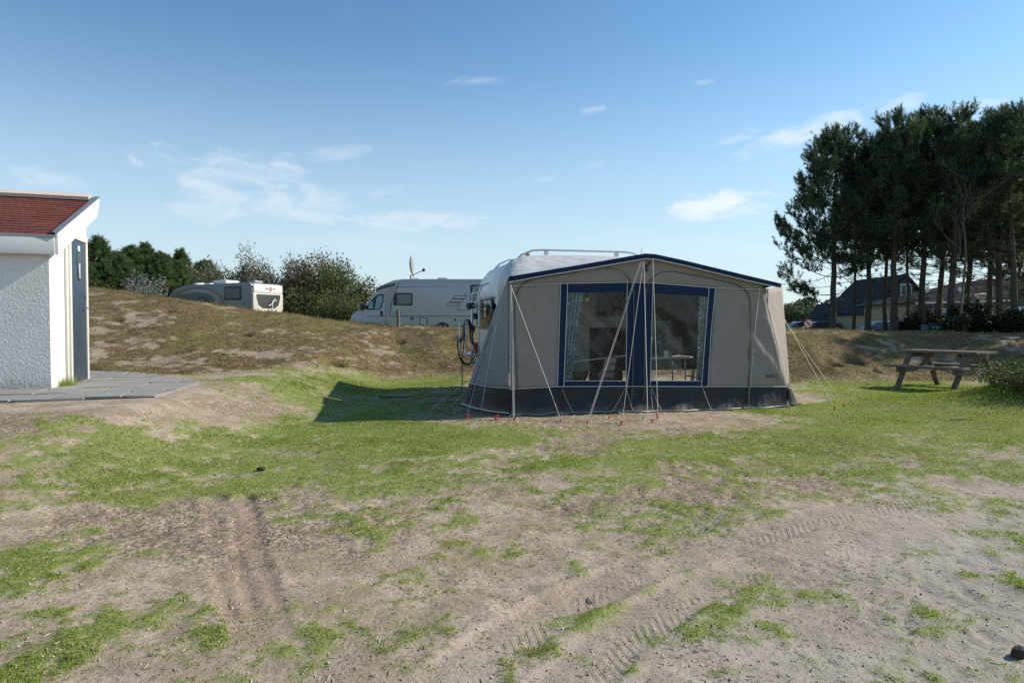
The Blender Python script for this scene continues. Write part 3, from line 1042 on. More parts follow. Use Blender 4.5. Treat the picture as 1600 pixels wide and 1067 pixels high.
def build_shed():
    root = empty('shed', (SHX, SHY, PAVE_Z), SROT)
    tag(root, 'small white rendered shed with red shingle roof and slate blue door', 'shed')
    # local x to the RIGHT, so the front wall runs to negative x; y goes back
    D, L = 1.90, 4.2
    ze, zr = 1.90, 2.62         # wall heights at the eaves and at the high back edge
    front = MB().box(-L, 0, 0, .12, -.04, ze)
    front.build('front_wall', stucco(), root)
    side = MB().prism([(.121, -.04), (D, -.04), (D, zr), (.121, ze + .04)], 'x', -.13, -.002)
    side.build('side_wall', M_WHITE, root)
    MB().box(-L, -.131, D - .12, D, -.04, zr).build('back_wall', M_WHITE, root)
    MB().prism([(.12, -.04), (D - .12, -.04), (D - .12, zr - .06), (.12, ze)], 'x', -L, -L + .12).build('side_wall', M_WHITE, root)
    # roof
    sl = (zr - ze) / D
    ang = math.atan(sl)
    y0, y1 = -.10, D + .22
    zz = lambda y: ze + .13 + sl * y
    roof = MB().prism([(y0, zz(y0) - .05), (y1, zz(y1) - .05), (y1, zz(y1)), (y0, zz(y0))], 'x', -L - .1, .10)
    roof_o = roof.build('roof', simple('roof_felt', (.022, .014, .013, 1), .95, .2, 20), root)
    # shingles, each its own piece
    mats = [shingle_mat(k) for k in range(4)]
    grey = simple('bare_felt_patch', (.06, .055, .055, 1), .95, .2, 20)
    rng = random.Random(2)
    sw, sh = .335, .142
    n_rows = int(math.hypot(y1 - y0, zz(y1) - zz(y0)) / sh)
    ca, sa = math.cos(ang), math.sin(ang)
    xl, xr_ = -3.2, .035
    for r in range(n_rows + 1):
        off = (r % 2) * sw * .5 + rng.uniform(-.03, .03)
        k = 0
        x = xr_
        first = True
        while x > xl:
            wd = (sw - off if first else sw)
            first = False
            xa, xb = x - wd + .018, x
            x -= wd
            if xb - xa < .03:
                continue
            s0, s1 = r * sh - .012, (r + 1) * sh + .01
            s1 = min(s1, math.hypot(y1 - y0, zz(y1) - zz(y0)) - .12)
            if s1 - s0 < .04:
                continue
            lift0, lift1 = .013 + rng.uniform(0, .004), .003
            def pt(xx, s, l):
                return (xx, y0 + s * ca - l * sa, zz(y0) + s * sa + l * ca)
            vs = [pt(xa, s0, lift0), pt(xb, s0, lift0), pt(xb, s1, lift1 + .003), pt(xa, s1, lift1 + .003),
                  pt(xa, s0, .001), pt(xb, s0, .001), pt(xb, s1, .001), pt(xa, s1, .001)]
            m = MB().add(vs, [(0, 1, 2, 3), (0, 4, 5, 1), (1, 5, 6, 2), (2, 6, 7, 3), (3, 7, 4, 0)])
            mt = mats[rng.randrange(4)]
            if r == 4 and -1.5 < xb < -1.1:
                mt = grey
            m.build('shingle', mt, roof_o)
    # rake kerb in red felt + white barge board + zinc edge
    rk = MB()
    for (xa, xb, ya, yb, la, lb) in [(.036, .098, y0, y1, .0, .05)]:
        rk.prism([(ya, zz(ya)), (yb, zz(yb)), (yb, zz(yb) + .045), (ya, zz(ya) + .045)], 'x', xa, xb)
    rk.build('rake_felt', mats[1], root)
    bb = MB().prism([(y0 + .0, zz(y0) - .24), (D + .10, zz(D + .10) - .24), (y1 + .02, zz(y1) - .06), (y1 + .02, zz(y1) + .05), (y0, zz(y0) + .05)], 'x', .10, .135)
    bb.build('barge_board', M_WHITE, root, bevel=.004)
    zs = MB().prism([(y0 - .005, zz(y0) + .05), (y1 + .025, zz(y1) + .053), (y1 + .025, zz(y1) + .065), (y0 - .005, zz(y0) + .062)], 'x', .07, .145)
    zs.build('edge_strip', M_ZINC, root)
    MB().box(-L - .1, .098, y0 - .03, y0, zz(y0) - .24, zz(y0) - .02).build('fascia', M_FASCIA, root, bevel=.004)
    MB().box(-L - .1, .10, y0 - .045, y0 - .003, zz(y0) - .018, zz(y0) + .012).build('gutter_edge', M_ZINC, root)
    cap = MB().prism([(y1 - .13, zz(y1 - .13) + .03), (y1 + .03, zz(y1 + .03) + .03), (y1 + .02, zz(y1 + .03) + .085), (y1 - .145, zz(y1 - .13) + .075)], 'x', -L - .1, .02)
    cap.build('ridge_board', simple('weathered_board', (.58, .47, .38, 1), .8, .15, 5, .2, 40, stretch=(.2, 1, 1)), root)
    # door in the side wall
    dy0, dy1 = .86, 1.66
    zt = 2.02
    fr = MB()
    fr.box(.001, .05, dy0 - .09, dy0, -.02, zt + .07)
    fr.box(.001, .05, dy1, dy1 + .09, -.02, zt + .07)
    fr.box(.001, .052, dy0 - .09, dy1 + .09, zt + .071, zt + .16)
    fr.build('door_frame', M_TRIM, root, bevel=.004)
    door = MB().box(.001, .036, dy0 + .004, dy1 - .004, .012, zt + .064).build('door', M_DOOR, root, bevel=.003)
    # coffin-shaped vision panel with a pale poster behind
    gy, g0, g1 = (dy0 + dy1) / 2 + .02, 1.56, 1.90
    MB().prism([(gy - .10, g1), (gy + .10, g1), (gy + .14, g1 - .10), (gy + .05, g0 - .06), (gy - .03, g0 - .06), (gy - .11, g1 - .12)], 'x', .037, .043).build('door_pane', M_DARKGLASS, door)
    MB().prism([(gy - .045, g1 - .16), (gy + .055, g1 - .14), (gy + .045, g0 - .03), (gy - .01, g0 - .04)], 'x', .0435, .0455).build('pane_sticker', simple('frosted_sticker', (.45, .47, .48, 1), .6, .5, 40), door)
    MB().box(.037, .042, gy - .055, gy + .055, g1 + .035, g1 + .11).build('door_plate', simple('white_plate', (.7, .72, .7, 1), .5), door)
    MB().box(.037, .044, gy - .055, gy + .055, g1 + .012, g1 + .033).build('door_plate', simple('green_plate', (.03, .22, .11, 1), .5), door)
    hd = MB().box(.037, .045, dy1 - .11, dy1 - .07, .93, 1.20)
    hd.tube([(.045, dy1 - .09, 1.09), (.09, dy1 - .09, 1.09), (.09, dy1 - .21, 1.09)], .010, 8)
    hd.tube([(.045, dy1 - .09, 1.26), (.06, dy1 - .09, 1.26)], .024, 10)
    hd.build('door_handle', M_STEEL, door, smooth=True)
    MB().tube([(.012, dy0 - .12, zt + .075), (.12, dy0 - .12, zt + .075)], .03, 10).build('pipe_stub', simple('orange_pipe', (.36, .10, .05, 1), .5), root, smooth=True)
    MB().tube([(.006, dy0 - .24, zt - .1), (.012, dy0 - .25, zt + .02), (.02, dy0 - .21, zt + .04)], .005, 6).build('wire', M_BLACK, root, smooth=True)
    MB().box(.002, .03, dy0 - .19, dy0 - .092, -.02, zt + .05).build('side_post', M_TRIM, root, bevel=.004)


build_shed()
# ------------------------------------------------------------------ awning
TROOT_Z = 0.0


def t_local(p):
    dx, dy = p[0] - TX, p[1] - TY
    return np.array([dx * TC + dy * TS, -dx * TS + dy * TC, p[2] - TROOT_Z])


def t_world(q):
    return np.array([TX + q[0] * TC - q[1] * TS, TY + q[0] * TS + q[1] * TC, q[2] + TROOT_Z])


def LP(px, py, v0=0.0):
    """pixel -> awning coordinates on the upright plane y = v0 of the awning"""
    d = ray(px, py)
    o = t_local((0, 0, CAM_Z))
    dl = np.array([d[0] * TC + d[1] * TS, -d[0] * TS + d[1] * TC, d[2]])
    t = (v0 - o[1]) / dl[1]
    return o + dl * t


M_TAUPE = fabric('taupe_canvas', (.325, .284, .256, 1), .13)
M_SIDE = fabric('grey_canvas', (.275, .275, .270, 1), .12)
M_ROOF = fabric('light_grey_roof_canvas', (.50, .49, .49, 1), .04, .05, .5)
M_BLUE = fabric('navy_canvas', (.006, .022, .068, 1), .03, .08)


def skirt_mat():
    t = NT('charcoal_pvc')
    v = t.coords('Object')
    sep = t.new('ShaderNodeSeparateXYZ'); t.l.new(v, sep.inputs[0])
    splash = t.math('MULTIPLY', t.smooth(t.math('ADD', sep.outputs[2], t.math('MULTIPLY_ADD', t.noise(7, 5, .65, v), -.34, .17)), .16, -.02), .5)
    col = t.mix(t.noise(3, 4, .6, v), (.012, .013, .015, 1), (.024, .026, .030, 1))
    col = t.mix(splash, col, (.19, .155, .115, 1))
    wr = t.noise(5, 3, .5, t.coords('Object', (1, 1, .3), (0, .7, 0)))
    return t.done(t.bsdf(col, .5, t.bump(wr, .6, .06), 0, .35))


M_SKIRT = skirt_mat()
M_SEAM = simple('white_piping', (.62, .61, .58, 1), .5, .06)
M_PIPE = simple('dark_zip_tape', (.10, .095, .09, 1), .5)
M_ROPE = simple('guy_cord', (.60, .57, .52, 1), .8, .2, 60)
M_ROPEY = simple('yellow_cord', (.62, .50, .28, 1), .8, .2, 60)


def striped_cord():
    t = NT('red_white_cord')
    v = t.coords('Object', (1, 1, 1))
    w = t.new('ShaderNodeTexWave', wave_type='BANDS', bands_direction='Z')
    w.inputs['Scale'].default_value = 14
    t.set(w.inputs['Vector'], v)
    return t.done(t.bsdf(t.mix(t.smooth(w.outputs['Fac'], .55, .65), (.62, .57, .53, 1), (.34, .12, .11, 1)), .8))


M_ROPES = striped_cord()


def vinyl():
    t = NT('clear_window_vinyl')
    v = t.coords('Object', (1.0, 1, 1.0), (0, R(-42), 0))
    mp = t.new('ShaderNodeMapping')
    mp.inputs['Scale'].default_value = (18.0, 1, 1.2)
    t.l.new(v, mp.inputs[0])
    w = t.noise(1.0, 2, .45, mp.outputs[0], .4)
    big = t.noise(1.6, 2, .5, t.coords('Object'))
    h = t.math('MULTIPLY', w, t.smooth(big, .46, .72))
    nor = t.bump(h, .32, .03)
    tr = t.new('ShaderNodeBsdfTransparent'); tr.inputs[0].default_value = (.86, .88, .88, 1)
    gl = t.new('ShaderNodeBsdfGlossy'); gl.inputs['Roughness'].default_value = .07
    gl.inputs['Color'].default_value = (.9, .95, 1, 1)
    t.l.new(nor, gl.inputs['Normal'])
    fr = t.new('ShaderNodeFresnel'); fr.inputs['IOR'].default_value = 1.6
    t.l.new(nor, fr.inputs['Normal'])
    ms = t.new('ShaderNodeMixShader')
    t.l.new(t.math('MULTIPLY_ADD', fr.outputs[0], .55, .0, clamp=True), ms.inputs[0])
    t.l.new(tr.outputs[0], ms.inputs[1])
    t.l.new(gl.outputs[0], ms.inputs[2])
    return t.done(ms.outputs[0])


M_VINYL = vinyl()

HOOD_UP = [(795, 432), (850, 423), (905, 414), (960, 404.5), (1008, 396), (1024, 397), (1070, 407), (1120, 419), (1170, 431), (1221, 443)]
HOOD_LO = [(795, 441), (850, 431), (905, 422), (960, 412.5), (1008, 404.5), (1024, 405), (1070, 415), (1120, 427), (1170, 439), (1221, 450)]
HOOD_V = -.13


def resample(pts, n):
    pts = np.array(pts, float)
    s = np.concatenate([[0], np.cumsum(np.linalg.norm(np.diff(pts, axis=0), axis=1))])
    q = np.linspace(0, s[-1], n)
    return np.stack([np.interp(q, s, pts[:, k]) for k in range(pts.shape[1])], -1)


def wrinkle(U, V_, amp, seed):
    return amp * ((fbm(U * 2.1 + seed * 3.7, V_ * 1.1 + seed, 3) - .5) * 1.4 + (fbm((U + V_) * 4.2 + seed, (U - V_) * .8, 2) - .5) * .5)


def build_awning():
    root = empty('awning', (TX, TY, TROOT_Z), TROT)
    tag(root, 'large taupe canvas caravan awning with navy window frames and charcoal skirt', 'awning')

    def patch(name, mat, corners, v0=0.0, nx=14, ny=14, amp=.012, seed=1, z_to=None):
        tl, tr_, br, bl = [LP(px, py, v0) for (px, py) in corners]
        a = np.linspace(0, 1, nx)[None, :, None]; b = np.linspace(0, 1, ny)[:, None, None]
        P = (tl * (1 - a) + tr_ * a) * (1 - b) + (bl * (1 - a) + br * a) * b
        edge = np.minimum(np.minimum(a, 1 - a), np.minimum(b, 1 - b))[..., 0]
        P[..., 1] -= (wrinkle(P[..., 0], P[..., 2], amp, seed) + amp * .22 * np.sin((P[..., 0] * 1.0 + P[..., 2] * .75 + .25 * fbm(P[..., 0] * 2, P[..., 2] * 2 + seed, 2)) * 15)) * np.clip(edge * 6, 0, 1)
        return gridmesh(name, P, mat, root, .003)

    # front wall, panel by panel
    patch('wall_panel', M_TAUPE, [(797, 447), (876, 443), (871, 604), (797, 608)], 0, 18, 30, .045, 1)
    patch('wall_panel', M_TAUPE, [(1118, 450), (1191, 452), (1231, 604), (1106, 604)], 0, 22, 30, .055, 2)
    b = -.004
    for k, cs in enumerate([[(876, 443), (887, 443), (881, 604), (871, 604)], [(887, 443), (980, 441), (980, 456), (887, 457)],
                            [(881, 595), (978, 595), (978, 604), (881, 604)], [(980, 441), (1020, 442), (1016, 604), (978, 604)],
                            [(1020, 442), (1108, 449), (1107, 463), (1020, 458)], [(1016, 595), (1096, 595), (1096, 604), (1016, 604)],
                            [(1108, 449), (1118, 450), (1106, 604), (1096, 604)]]):
        patch('window_band', M_BLUE, cs, b, 10, 16, .006, 3 + k)
    for k, cs in enumerate([[(887, 457), (980, 456), (978, 595), (881, 595)], [(1020, 458), (1107, 463), (1096, 595), (1016, 595)]]):
        tl, tr_, br, bl = [LP(px, py, 0) for (px, py) in cs]
        a = np.linspace(0, 1, 22)[None, :, None]; bb = np.linspace(0, 1, 26)[:, None, None]
        P = (tl * (1 - a) + tr_ * a) * (1 - bb) + (bl * (1 - a) + br * a) * bb
        e = np.minimum(np.minimum(a, 1 - a), np.minimum(bb, 1 - bb))[..., 0]
        P[..., 1] += (np.sin((P[..., 0] + P[..., 2] * .9) * 19 + k + 5 * fbm(P[..., 0] * 1.5, P[..., 2] * 1.5 + k, 2)) * .0016 * fbm(P[..., 0] * 3, P[..., 2] * 3 + 9 * k, 2) * 2 + wrinkle(P[..., 0], P[..., 2], .014, 30 + k)) * np.clip(e * 5, 0, 1)
        gridmesh('window_pane', P, M_VINYL, root, 0)
    # gable above the seam
    seam = [(797, 447), (876, 443), (980, 441), (1020, 442), (1118, 450), (1191, 452)]
    up = [(797, 436), (876, 422), (980, 405), (1020, 400), (1118, 423), (1191, 441)]
    n = 40
    lo_ = resample([LP(*p, 0) for p in seam], n); hi_ = resample([LP(*p, 0) for p in up], n)
    # keep both at the same x
    hx = np.interp(lo_[:, 0], hi_[:, 0], hi_[:, 2])
    hi_ = np.stack([lo_[:, 0], np.full(n, -.02), hx + .02], -1)
    P = np.stack([hi_ * (1 - t) + lo_ * t for t in np.linspace(0, 1, 8)])
    P[..., 1] -= wrinkle(P[..., 0], P[..., 2], .015, 12)
    gridmesh('gable_panel', P, M_TAUPE, root, .003)
    # skirt in front: hangs from the wall and spreads on the ground
    top = resample([LP(797, 608, 0), LP(978, 604, 0), LP(1231, 604, 0)], 90)
    rows = []
    for t in np.linspace(0, 1, 14):
        q = top.copy()
        u = q[:, 0]
        spread = .02 + .10 * fbm(u * 1.7 + 4, u * 0 + 2, 2)
        fold = .030 * np.sin(u * 9 + 2.5 * t + 3 * fbm(u * 1.2, u * 0, 2)) * t
        q[:, 1] = top[:, 1] - spread * t ** 2 - fold - .004
        zg = np.array([gz(*t_world((uu, -spread[i], 0))[:2]) for i, uu in enumerate(u)]) - TROOT_Z
        q[:, 2] = top[:, 2] * (1 - t) + (zg + .008) * t
        rows.append(q)
    gridmesh('front_skirt', np.stack(rows), M_SKIRT, root, .003)
    hem_pts = rows[-1] + np.array([0, -.012, .012])
    MB().tube(hem_pts, .012, 6).build('skirt_hem', simple('grey_hem', (.22, .23, .24, 1), .5), root, smooth=True)
    # chamfered right corner, lit by the sun
    At, Ab = LP(1191, 452, 0), LP(1231, 604, 0)
    Bt, Bb = LP(1222, 448, .75), LP(1234, 604, .20)
    a = np.linspace(0, 1, 10)[None, :, None]; b2 = np.linspace(0, 1, 20)[:, None, None]
    P = (At * (1 - a) + Bt * a) * (1 - b2) + (Ab * (1 - a) + Bb * a) * b2
    P[..., 1] -= wrinkle(P[..., 0] * 2, P[..., 2], .03, 21) * np.clip(np.minimum(a, 1 - a)[..., 0] * 4, 0, 1)
    gridmesh('corner_panel', P, M_TAUPE, root, .003)
    # corner skirt
    Gc = [t_local(G(px, py)) for (px, py) in [(1231, 636), (1248, 632)]]
    P = np.stack([np.stack([Ab * (1 - t) + Gc[0] * t, (Ab + Bb) / 2 * (1 - t) + (Gc[0] + Gc[1]) / 2 * t + np.array([.02, -.02, 0]), Bb * (1 - t) + Gc[1] * t]) for t in np.linspace(0, 1, 8)])
    P[..., 2] = np.maximum(P[..., 2], .012)
    gridmesh('corner_skirt', P, M_SKIRT, root, .003)
    # right side wall back to the caravan
    Rt, Rb = np.array([4.40, 2.32, 1.66]), np.array([4.40, 2.32, .33])
    bb0 = Bb
    a = np.linspace(0, 1, 16)[None, :, None]; b2 = np.linspace(0, 1, 8)[:, None, None]
    P = (Bb * (1 - a) + Rb * a) * (1 - b2) + (Gc[1] * (1 - a) + np.array([4.5, 2.32, .02]) * a) * b2
    gridmesh('side_skirt', P, M_SKIRT, root, .003)
    a = np.linspace(0, 1, 16)[None, :, None]; b2 = np.linspace(0, 1, 20)[:, None, None]
    P = (Bt * (1 - a) + Rt * a) * (1 - b2) + (bb0 * (1 - a) + Rb * a) * b2
    gridmesh('side_wall', P, M_TAUPE, root, .003)

    # hood band and roof
    n = 60
    hu = resample([LP(x, y, HOOD_V) for x, y in HOOD_UP], n)
    hl = resample([LP(x, y, HOOD_V + .015) for x, y in HOOD_LO], n)
    P = np.stack([hu * (1 - t) + hl * t for t in np.linspace(0, 1, 5)])
    gridmesh('hood_band', P, M_BLUE, root, .003)
    MB().tube(hl + np.array([0, -.004, 0]), .008, 6).build('piping', M_SEAM, root, smooth=True)
    back = [(.13, 2.3, 1.58), (.13, 2.32, 1.85), (.16, 2.33, 2.05), (.24, 2.34, 2.24), (.38, 2.35, 2.39), (.62, 2.36, 2.465), (1.2, 2.36, 2.49), (2.2, 2.36, 2.50),
            (3.2, 2.36, 2.45), (3.8, 2.36, 2.32), (4.2, 2.35, 2.08), (4.38, 2.33, 1.85), (4.40, 2.32, 1.66)]
    back = [(p[0] + .20 * (1 - p[0] / 4.4), p[1], p[2]) for p in back]
    bk = resample(back, n)
    # spread parameters so that the left corner of the roof folds as in the photograph
    fr = hu.copy(); fr[:, 2] += .0
    fr2 = resample([fr[0], *fr], n)
    s_b = np.concatenate([[0], np.cumsum(np.linalg.norm(np.diff(bk, axis=0), axis=1))]); s_b /= s_b[-1]
    s_f = np.interp(s_b, [0, .13, .26, .86, 1], [0, .015, .10, .97, 1])
    sf0 = np.linspace(0, 1, n)
    frr = np.stack([np.interp(s_f, sf0, fr[:, k]) for k in range(3)], -1)
    rows = []
    for t in np.linspace(0, 1, 26):
        q = frr * (1 - t) + bk * t
        sag = -.07 * math.sin(math.pi * t) * np.clip(np.sin(np.pi * np.clip((s_b - .1) / .8, 0, 1)), 0, 1)
        q[:, 2] += sag + (fbm(q[:, 0] * 1.6, q[:, 1] * 2.0 + 3, 3) - .5) * .05 * math.sin(math.pi * t)
        rows.append(q)
    gridmesh('roof', np.stack(rows), M_ROOF, root, .003)
    # navy tab where the roof skirt meets the caravan rail
    tb = np.array([[(.20, 1.95, 1.645), (.31, 2.29, 1.60)], [(.165, 1.95, 1.545), (.29, 2.29, 1.50)]])
    gridmesh('roof_tab', tb + np.array([-.02, 0, 0]), M_BLUE, root, .004)

    # left side wall: upper edge under the roof, lower edge bulging out in plan
    na, nb = 46, 34
    aa = np.linspace(0, 1, na)
    e_top = np.stack([np.interp(aa, [0, 1], [hu[0, 0] + .01, .31]), np.interp(aa, [0, 1], [-.02, 2.3]), np.interp(aa, [0, 1], [hu[0, 2] - .02, 1.60])], -1)
    plan = resample([(0, -.03), (-.16, .30), (-.33, .72), (-.49, 1.2), (-.30, 1.75), (.08, 2.3)], na)
    zg = np.array([gz(*t_world((p[0], p[1], 0))[:2]) for p in plan])
    e_bot = np.stack([plan[:, 0], plan[:, 1], zg - TROOT_Z + .012], -1)

    def W(a, b, off=0.0):
        i = a * (na - 1)
        k = np.arange(na)
        tp = np.array([np.interp(i, k, e_top[:, c]) for c in range(3)])
        bt = np.array([np.interp(i, k, e_bot[:, c]) for c in range(3)])
        p = tp * (1 - b) + bt * b
        f = (.020 * math.sin(a * 26 + b * 3) + .03 * (float(fbm(np.array(a * 6.), np.array(b * 2.), 2)) - .5)) * b * (1 - .3 * b)
        p = p + np.array([-1, -.25, 0]) * (f + off)
        return p

    def wgrid(name, mat, a0, a1, b0, b1, off=0.0, th=.003, na_=40, nb_=24):
        P = np.array([[W(a, b, off) for a in np.linspace(a0, a1, na_)] for b in np.linspace(b0, b1, nb_)])
        return gridmesh(name, P, mat, root, th)
    KB = .80
    wgrid('side_wall', M_SIDE, 0, .62, 0, KB)
    wgrid('side_wall', M_SIDE, .74, 1, 0, KB, 0, .003, 14)
    wgrid('side_wall', M_SIDE, .62, .74, 0, .12, 0, .003, 6, 6)
    wgrid('side_window', M_VINYL, .62, .74, .12, KB - .06, 0, 0, 8, 24)
    wgrid('window_band', M_BLUE, .60, .63, .10, KB - .06, .006, .003, 4, 24)
    wgrid('window_band', M_BLUE, .73, .77, .10, KB - .06, .006, .003, 4, 24)
    wgrid('window_band', M_BLUE, .60, .77, KB - .07, KB, .007, .003, 8, 4)
    wgrid('side_skirt', M_SKIRT, 0, 1, KB, 1, .002)
    seam_ = lambda f, r=.006, m=M_SEAM: MB().tube(f, r, 6).build('seam', m, root, smooth=True)
    seam_([W(a, KB, .008) for a in np.linspace(0, 1, 30)])
    seam_([W(a, .985, .012) for a in np.linspace(0, 1, 30)], .011)
    seam_([W(.27, b, .006) for b in np.linspace(.02, .98, 24)], .006)
    seam_([W(.43, b, .006) for b in np.linspace(.3, .98, 20)], .005, M_PIPE)
    seam_([W(.6, b, .012) for b in np.linspace(.1, .8, 20)], .005)
    # front seams
    fl = lambda pts, r=.006, m=M_SEAM, v0=-.010: MB().tube([LP(x, y, v0) for x, y in pts], r, 6).build('seam', m, root, smooth=True)
    fl([(797, 440), (797, 608)], .008)
    fl(seam)
    fl([(797, 608), (871, 604), (978, 603.5), (1106, 604), (1231, 604)])
    for p in [[(876, 443), (871, 604)], [(887, 443), (881, 604)], [(980, 441), (978, 604)], [(1020, 442), (1016, 604)], [(1108, 449), (1096, 604)], [(1118, 450), (1111, 520), (1106, 604)],
              [(881, 595), (978, 595)], [(1016, 595), (1096, 595)], [(1187, 450), (1181, 500), (1172, 605)]]:
        fl(p, .005)
    # zip piping round the roll-up panels
    for p in [[(809, 610), (806, 560), (804, 500), (805, 465), (812, 448), (828, 437), (870, 430), (920, 422), (955, 419), (972, 424), (984, 436), (990, 455), (990, 520), (988, 604), (986, 640)],
              [(1170, 630), (1171, 560), (1174, 500), (1172, 465), (1166, 453), (1150, 444), (1100, 433), (1050, 424), (1030, 426), (1017, 436), (1009, 455), (1007, 520), (1007, 604), (1004, 630)]]:
        q = resample(p, 60)
        MB().tube([LP(x, y, -.013 if y < 604 else -.05) for x, y in q], .009, 6).build('zip_piping', M_PIPE, root, smooth=True)
    # peak pole end and small maker's marks
    MB().tube([LP(1003, 398, HOOD_V), LP(1003, 388, HOOD_V)], .006, 6).build('pole_spike', M_STEEL, root)
    bk_ = MB()
    bk_.bar(LP(1003, 408, -.03), LP(1012, 424, -.03), .03, .02)
    bk_.bar(LP(1016, 409, -.03), LP(1004, 426, -.03), .02, .02)
    bk_.build('pole_bracket', M_BLACK, root)
    lg = MB()
    for (x0, x1) in [(1197.5, 1200.5), (1203, 1206.5)]:
        p0, p1 = LP(x0, 586, -.02), LP(x1, 589.5, -.02)
        lg.box(p0[0], p1[0], p0[1] - .002, p0[1], p1[2], p0[2])
    lg.build('maker_mark', simple('mark_dark_red', (.10, .02, .03, 1), .6), root)
    lg = MB()
    for (y0, y1) in [(586, 587), (588.5, 589.3)]:
        p0, p1 = LP(1208, y0, -.02), LP(1216, y1, -.02)
        lg.box(p0[0], p1[0], p0[1] - .002, p0[1], p1[2], p0[2])
    lg.build('maker_mark', simple('mark_grey', (.12, .12, .12, 1), .6), root)
    # poles inside
    pl = MB()
    for (u, z1) in [(.04, 1.86), (2.06, 2.26), (4.08, 1.80)]:
        pl.tube([(u, .06, .0), (u, .06, z1)], .013, 8)
    pl.tube([(.04, .06, 1.86), (2.06, .06, 2.26), (4.08, .06, 1.80)], .013, 8)
    for u in (.04, 2.06, 4.08):
        z1 = {.04: 1.86, 2.06: 2.26, 4.08: 1.80}[u]
        pl.tube([(u, .06, z1 - .04), ({.04: .75, 2.06: 2.06, 4.08: 3.9}[u], 2.3, {.04: 2.2, 2.06: 2.36, 4.08: 2.05}[u])], .012, 8)
    pl.build('pole_frame', simple('aluminium_pole', (.5, .5, .5, 1), .35, metal=.8), root, smooth=True)
    # ground sheet
    gs = np.array([[(u, v, float(gz(*t_world((u, v, 0))[:2])) + .025) for u in np.linspace(.05, 4.45, 16)] for v in np.linspace(.06, 2.3, 10)])
    gridmesh('ground_sheet', gs, simple('ground_sheet', (.10, .10, .105, 1), .9, .2, 30), root)

    # guy ropes
    def rope(a, b, mat, r=.006, sag=.0):
        r = r * .72
        pts = [a * (1 - t) + b * t + np.array([0, 0, -sag * math.sin(math.pi * t)]) for t in np.linspace(0, 1, 10 if sag else 2)]
        MB().tube(pts, r, 6).build('guy_rope', mat, root, smooth=True)
    g = lambda px, py: t_local(G(px, py)) + np.array([0, 0, .03])
    rope(LP(797, 443, HOOD_V), g(876, 658), M_ROPE)
    rope(LP(799, 447, HOOD_V), g(802, 656), M_ROPE)
    rope(LP(801, 470, -.08), g(804, 654), M_ROPE, .004)
    rope(LP(1001, 408, HOOD_V), g(918, 661), M_ROPES, .006)
    rope(LP(1003, 408, HOOD_V), g(920, 661), M_ROPE, .004)
    rope(LP(1005, 408, HOOD_V), g(972, 662), M_ROPES, .006)
    rope(LP(1006, 408, HOOD_V), g(1012, 661), M_ROPE, .007)
    rope(LP(1020, 404, HOOD_V), g(1028, 655), M_ROPE, .006)
    rope(LP(1222, 492, .68), g(1303, 639), M_ROPEY, .008)
    rope(LP(1222, 496, .68), g(1317, 635), M_ROPEY, .008)
    rope(W(.80, .10, .03), g(730, 652), M_ROPES, .006)
    rope(W(.78, .72, .02), g(672, 644), M_ROPE, .005)
    rope(W(.70, .83, .02), g(704, 640), M_ROPE, .005)
    # skirt ties
    for (x0, y0, x1, y1, v1) in [(1098, 605, 1112, 643, -.2), (878, 607, 897, 650, -.12), (1017, 608, 1020, 640, -.14), (977, 606, 955, 650, -.14), (978, 606, 990, 652, -.12), (1018, 606, 1034, 648, -.12)]:
        a, bq = LP(x0, y0, -.02), LP(x1, y1, v1)
        bq[2] = max(bq[2], .02)
        rope(a, bq, M_ROPE, .004, .02)
    for (px, py) in [(876, 645), (802, 646), (972, 640)]:
        k = LP(px, py, -.16)
        for dx, dy in [(-.07, -.05), (.0, -.10), (.10, -.05)]:
            e = k + np.array([dx, dy, 0]); e[2] = gz(*t_world(e)[:2]) + .02
            rope(k, e, M_ROPE, .004)
    return root, W


AW, AW_W = build_awning()


def build_pegs():
    red = simple('red_peg_plastic', (.50, .028, .018, 1), .4, .1)
    m = MB()
    m.tube([(0, 0, -.06), (0, .014, .035), (0, .018, .05)], [.006, .013, .014], 8)
    m.tube([(0, .018, .048), (0, -.022, .055)], .009, 6)
    src = m.build('tent_peg', red, None, smooth=True)
    spots = [(876, 660, 'red tent peg under the looped cord left of the blue frame'), (918, 663, 'red tent peg at the foot of the long striped cord'),
             (972, 664, 'red tent peg below the left edge of the central blue panel'), (1020, 661, 'red tent peg below the central blue panel beside the brown cord'),
             (1028, 654, 'tallest red tent peg right of the central blue panel'), (1303, 640, 'nearer red peg of the two yellow side cords'),
             (1317, 636, 'farther red peg of the two yellow side cords'), (1217, 636, 'red peg under the right end of the front skirt'),
             (1250, 634, 'red peg at the awning skirt right hand corner tip'), (730, 655, 'long red peg at the left side of the awning'),
             (776, 657, 'red peg standing alone below the left front skirt'), (804, 658, 'red peg of the upright cord at the left front corner'),
             (672, 645, 'outermost red peg in the shadow left of the awning'), (952, 655, 'small red peg close to the skirt left of centre'),
             (704, 641, 'small red peg in shadow close to the left skirt corner')]
    for i, (px, py, lab) in enumerate(spots):
        o = src if i == 0 else src.copy()
        if i:
            COL.objects.link(o)
        p = G(px, py)
        o.location = p
        s = 1.35 if i in (4, 9, 10) else .85
        o.scale = (s * .9, s * .9, s)
        o.rotation_euler = (0, .1 * math.sin(i * 2.1), i * .7)
        tag(o, lab, 'tent peg', 'red tent pegs round the awning')


build_pegs()


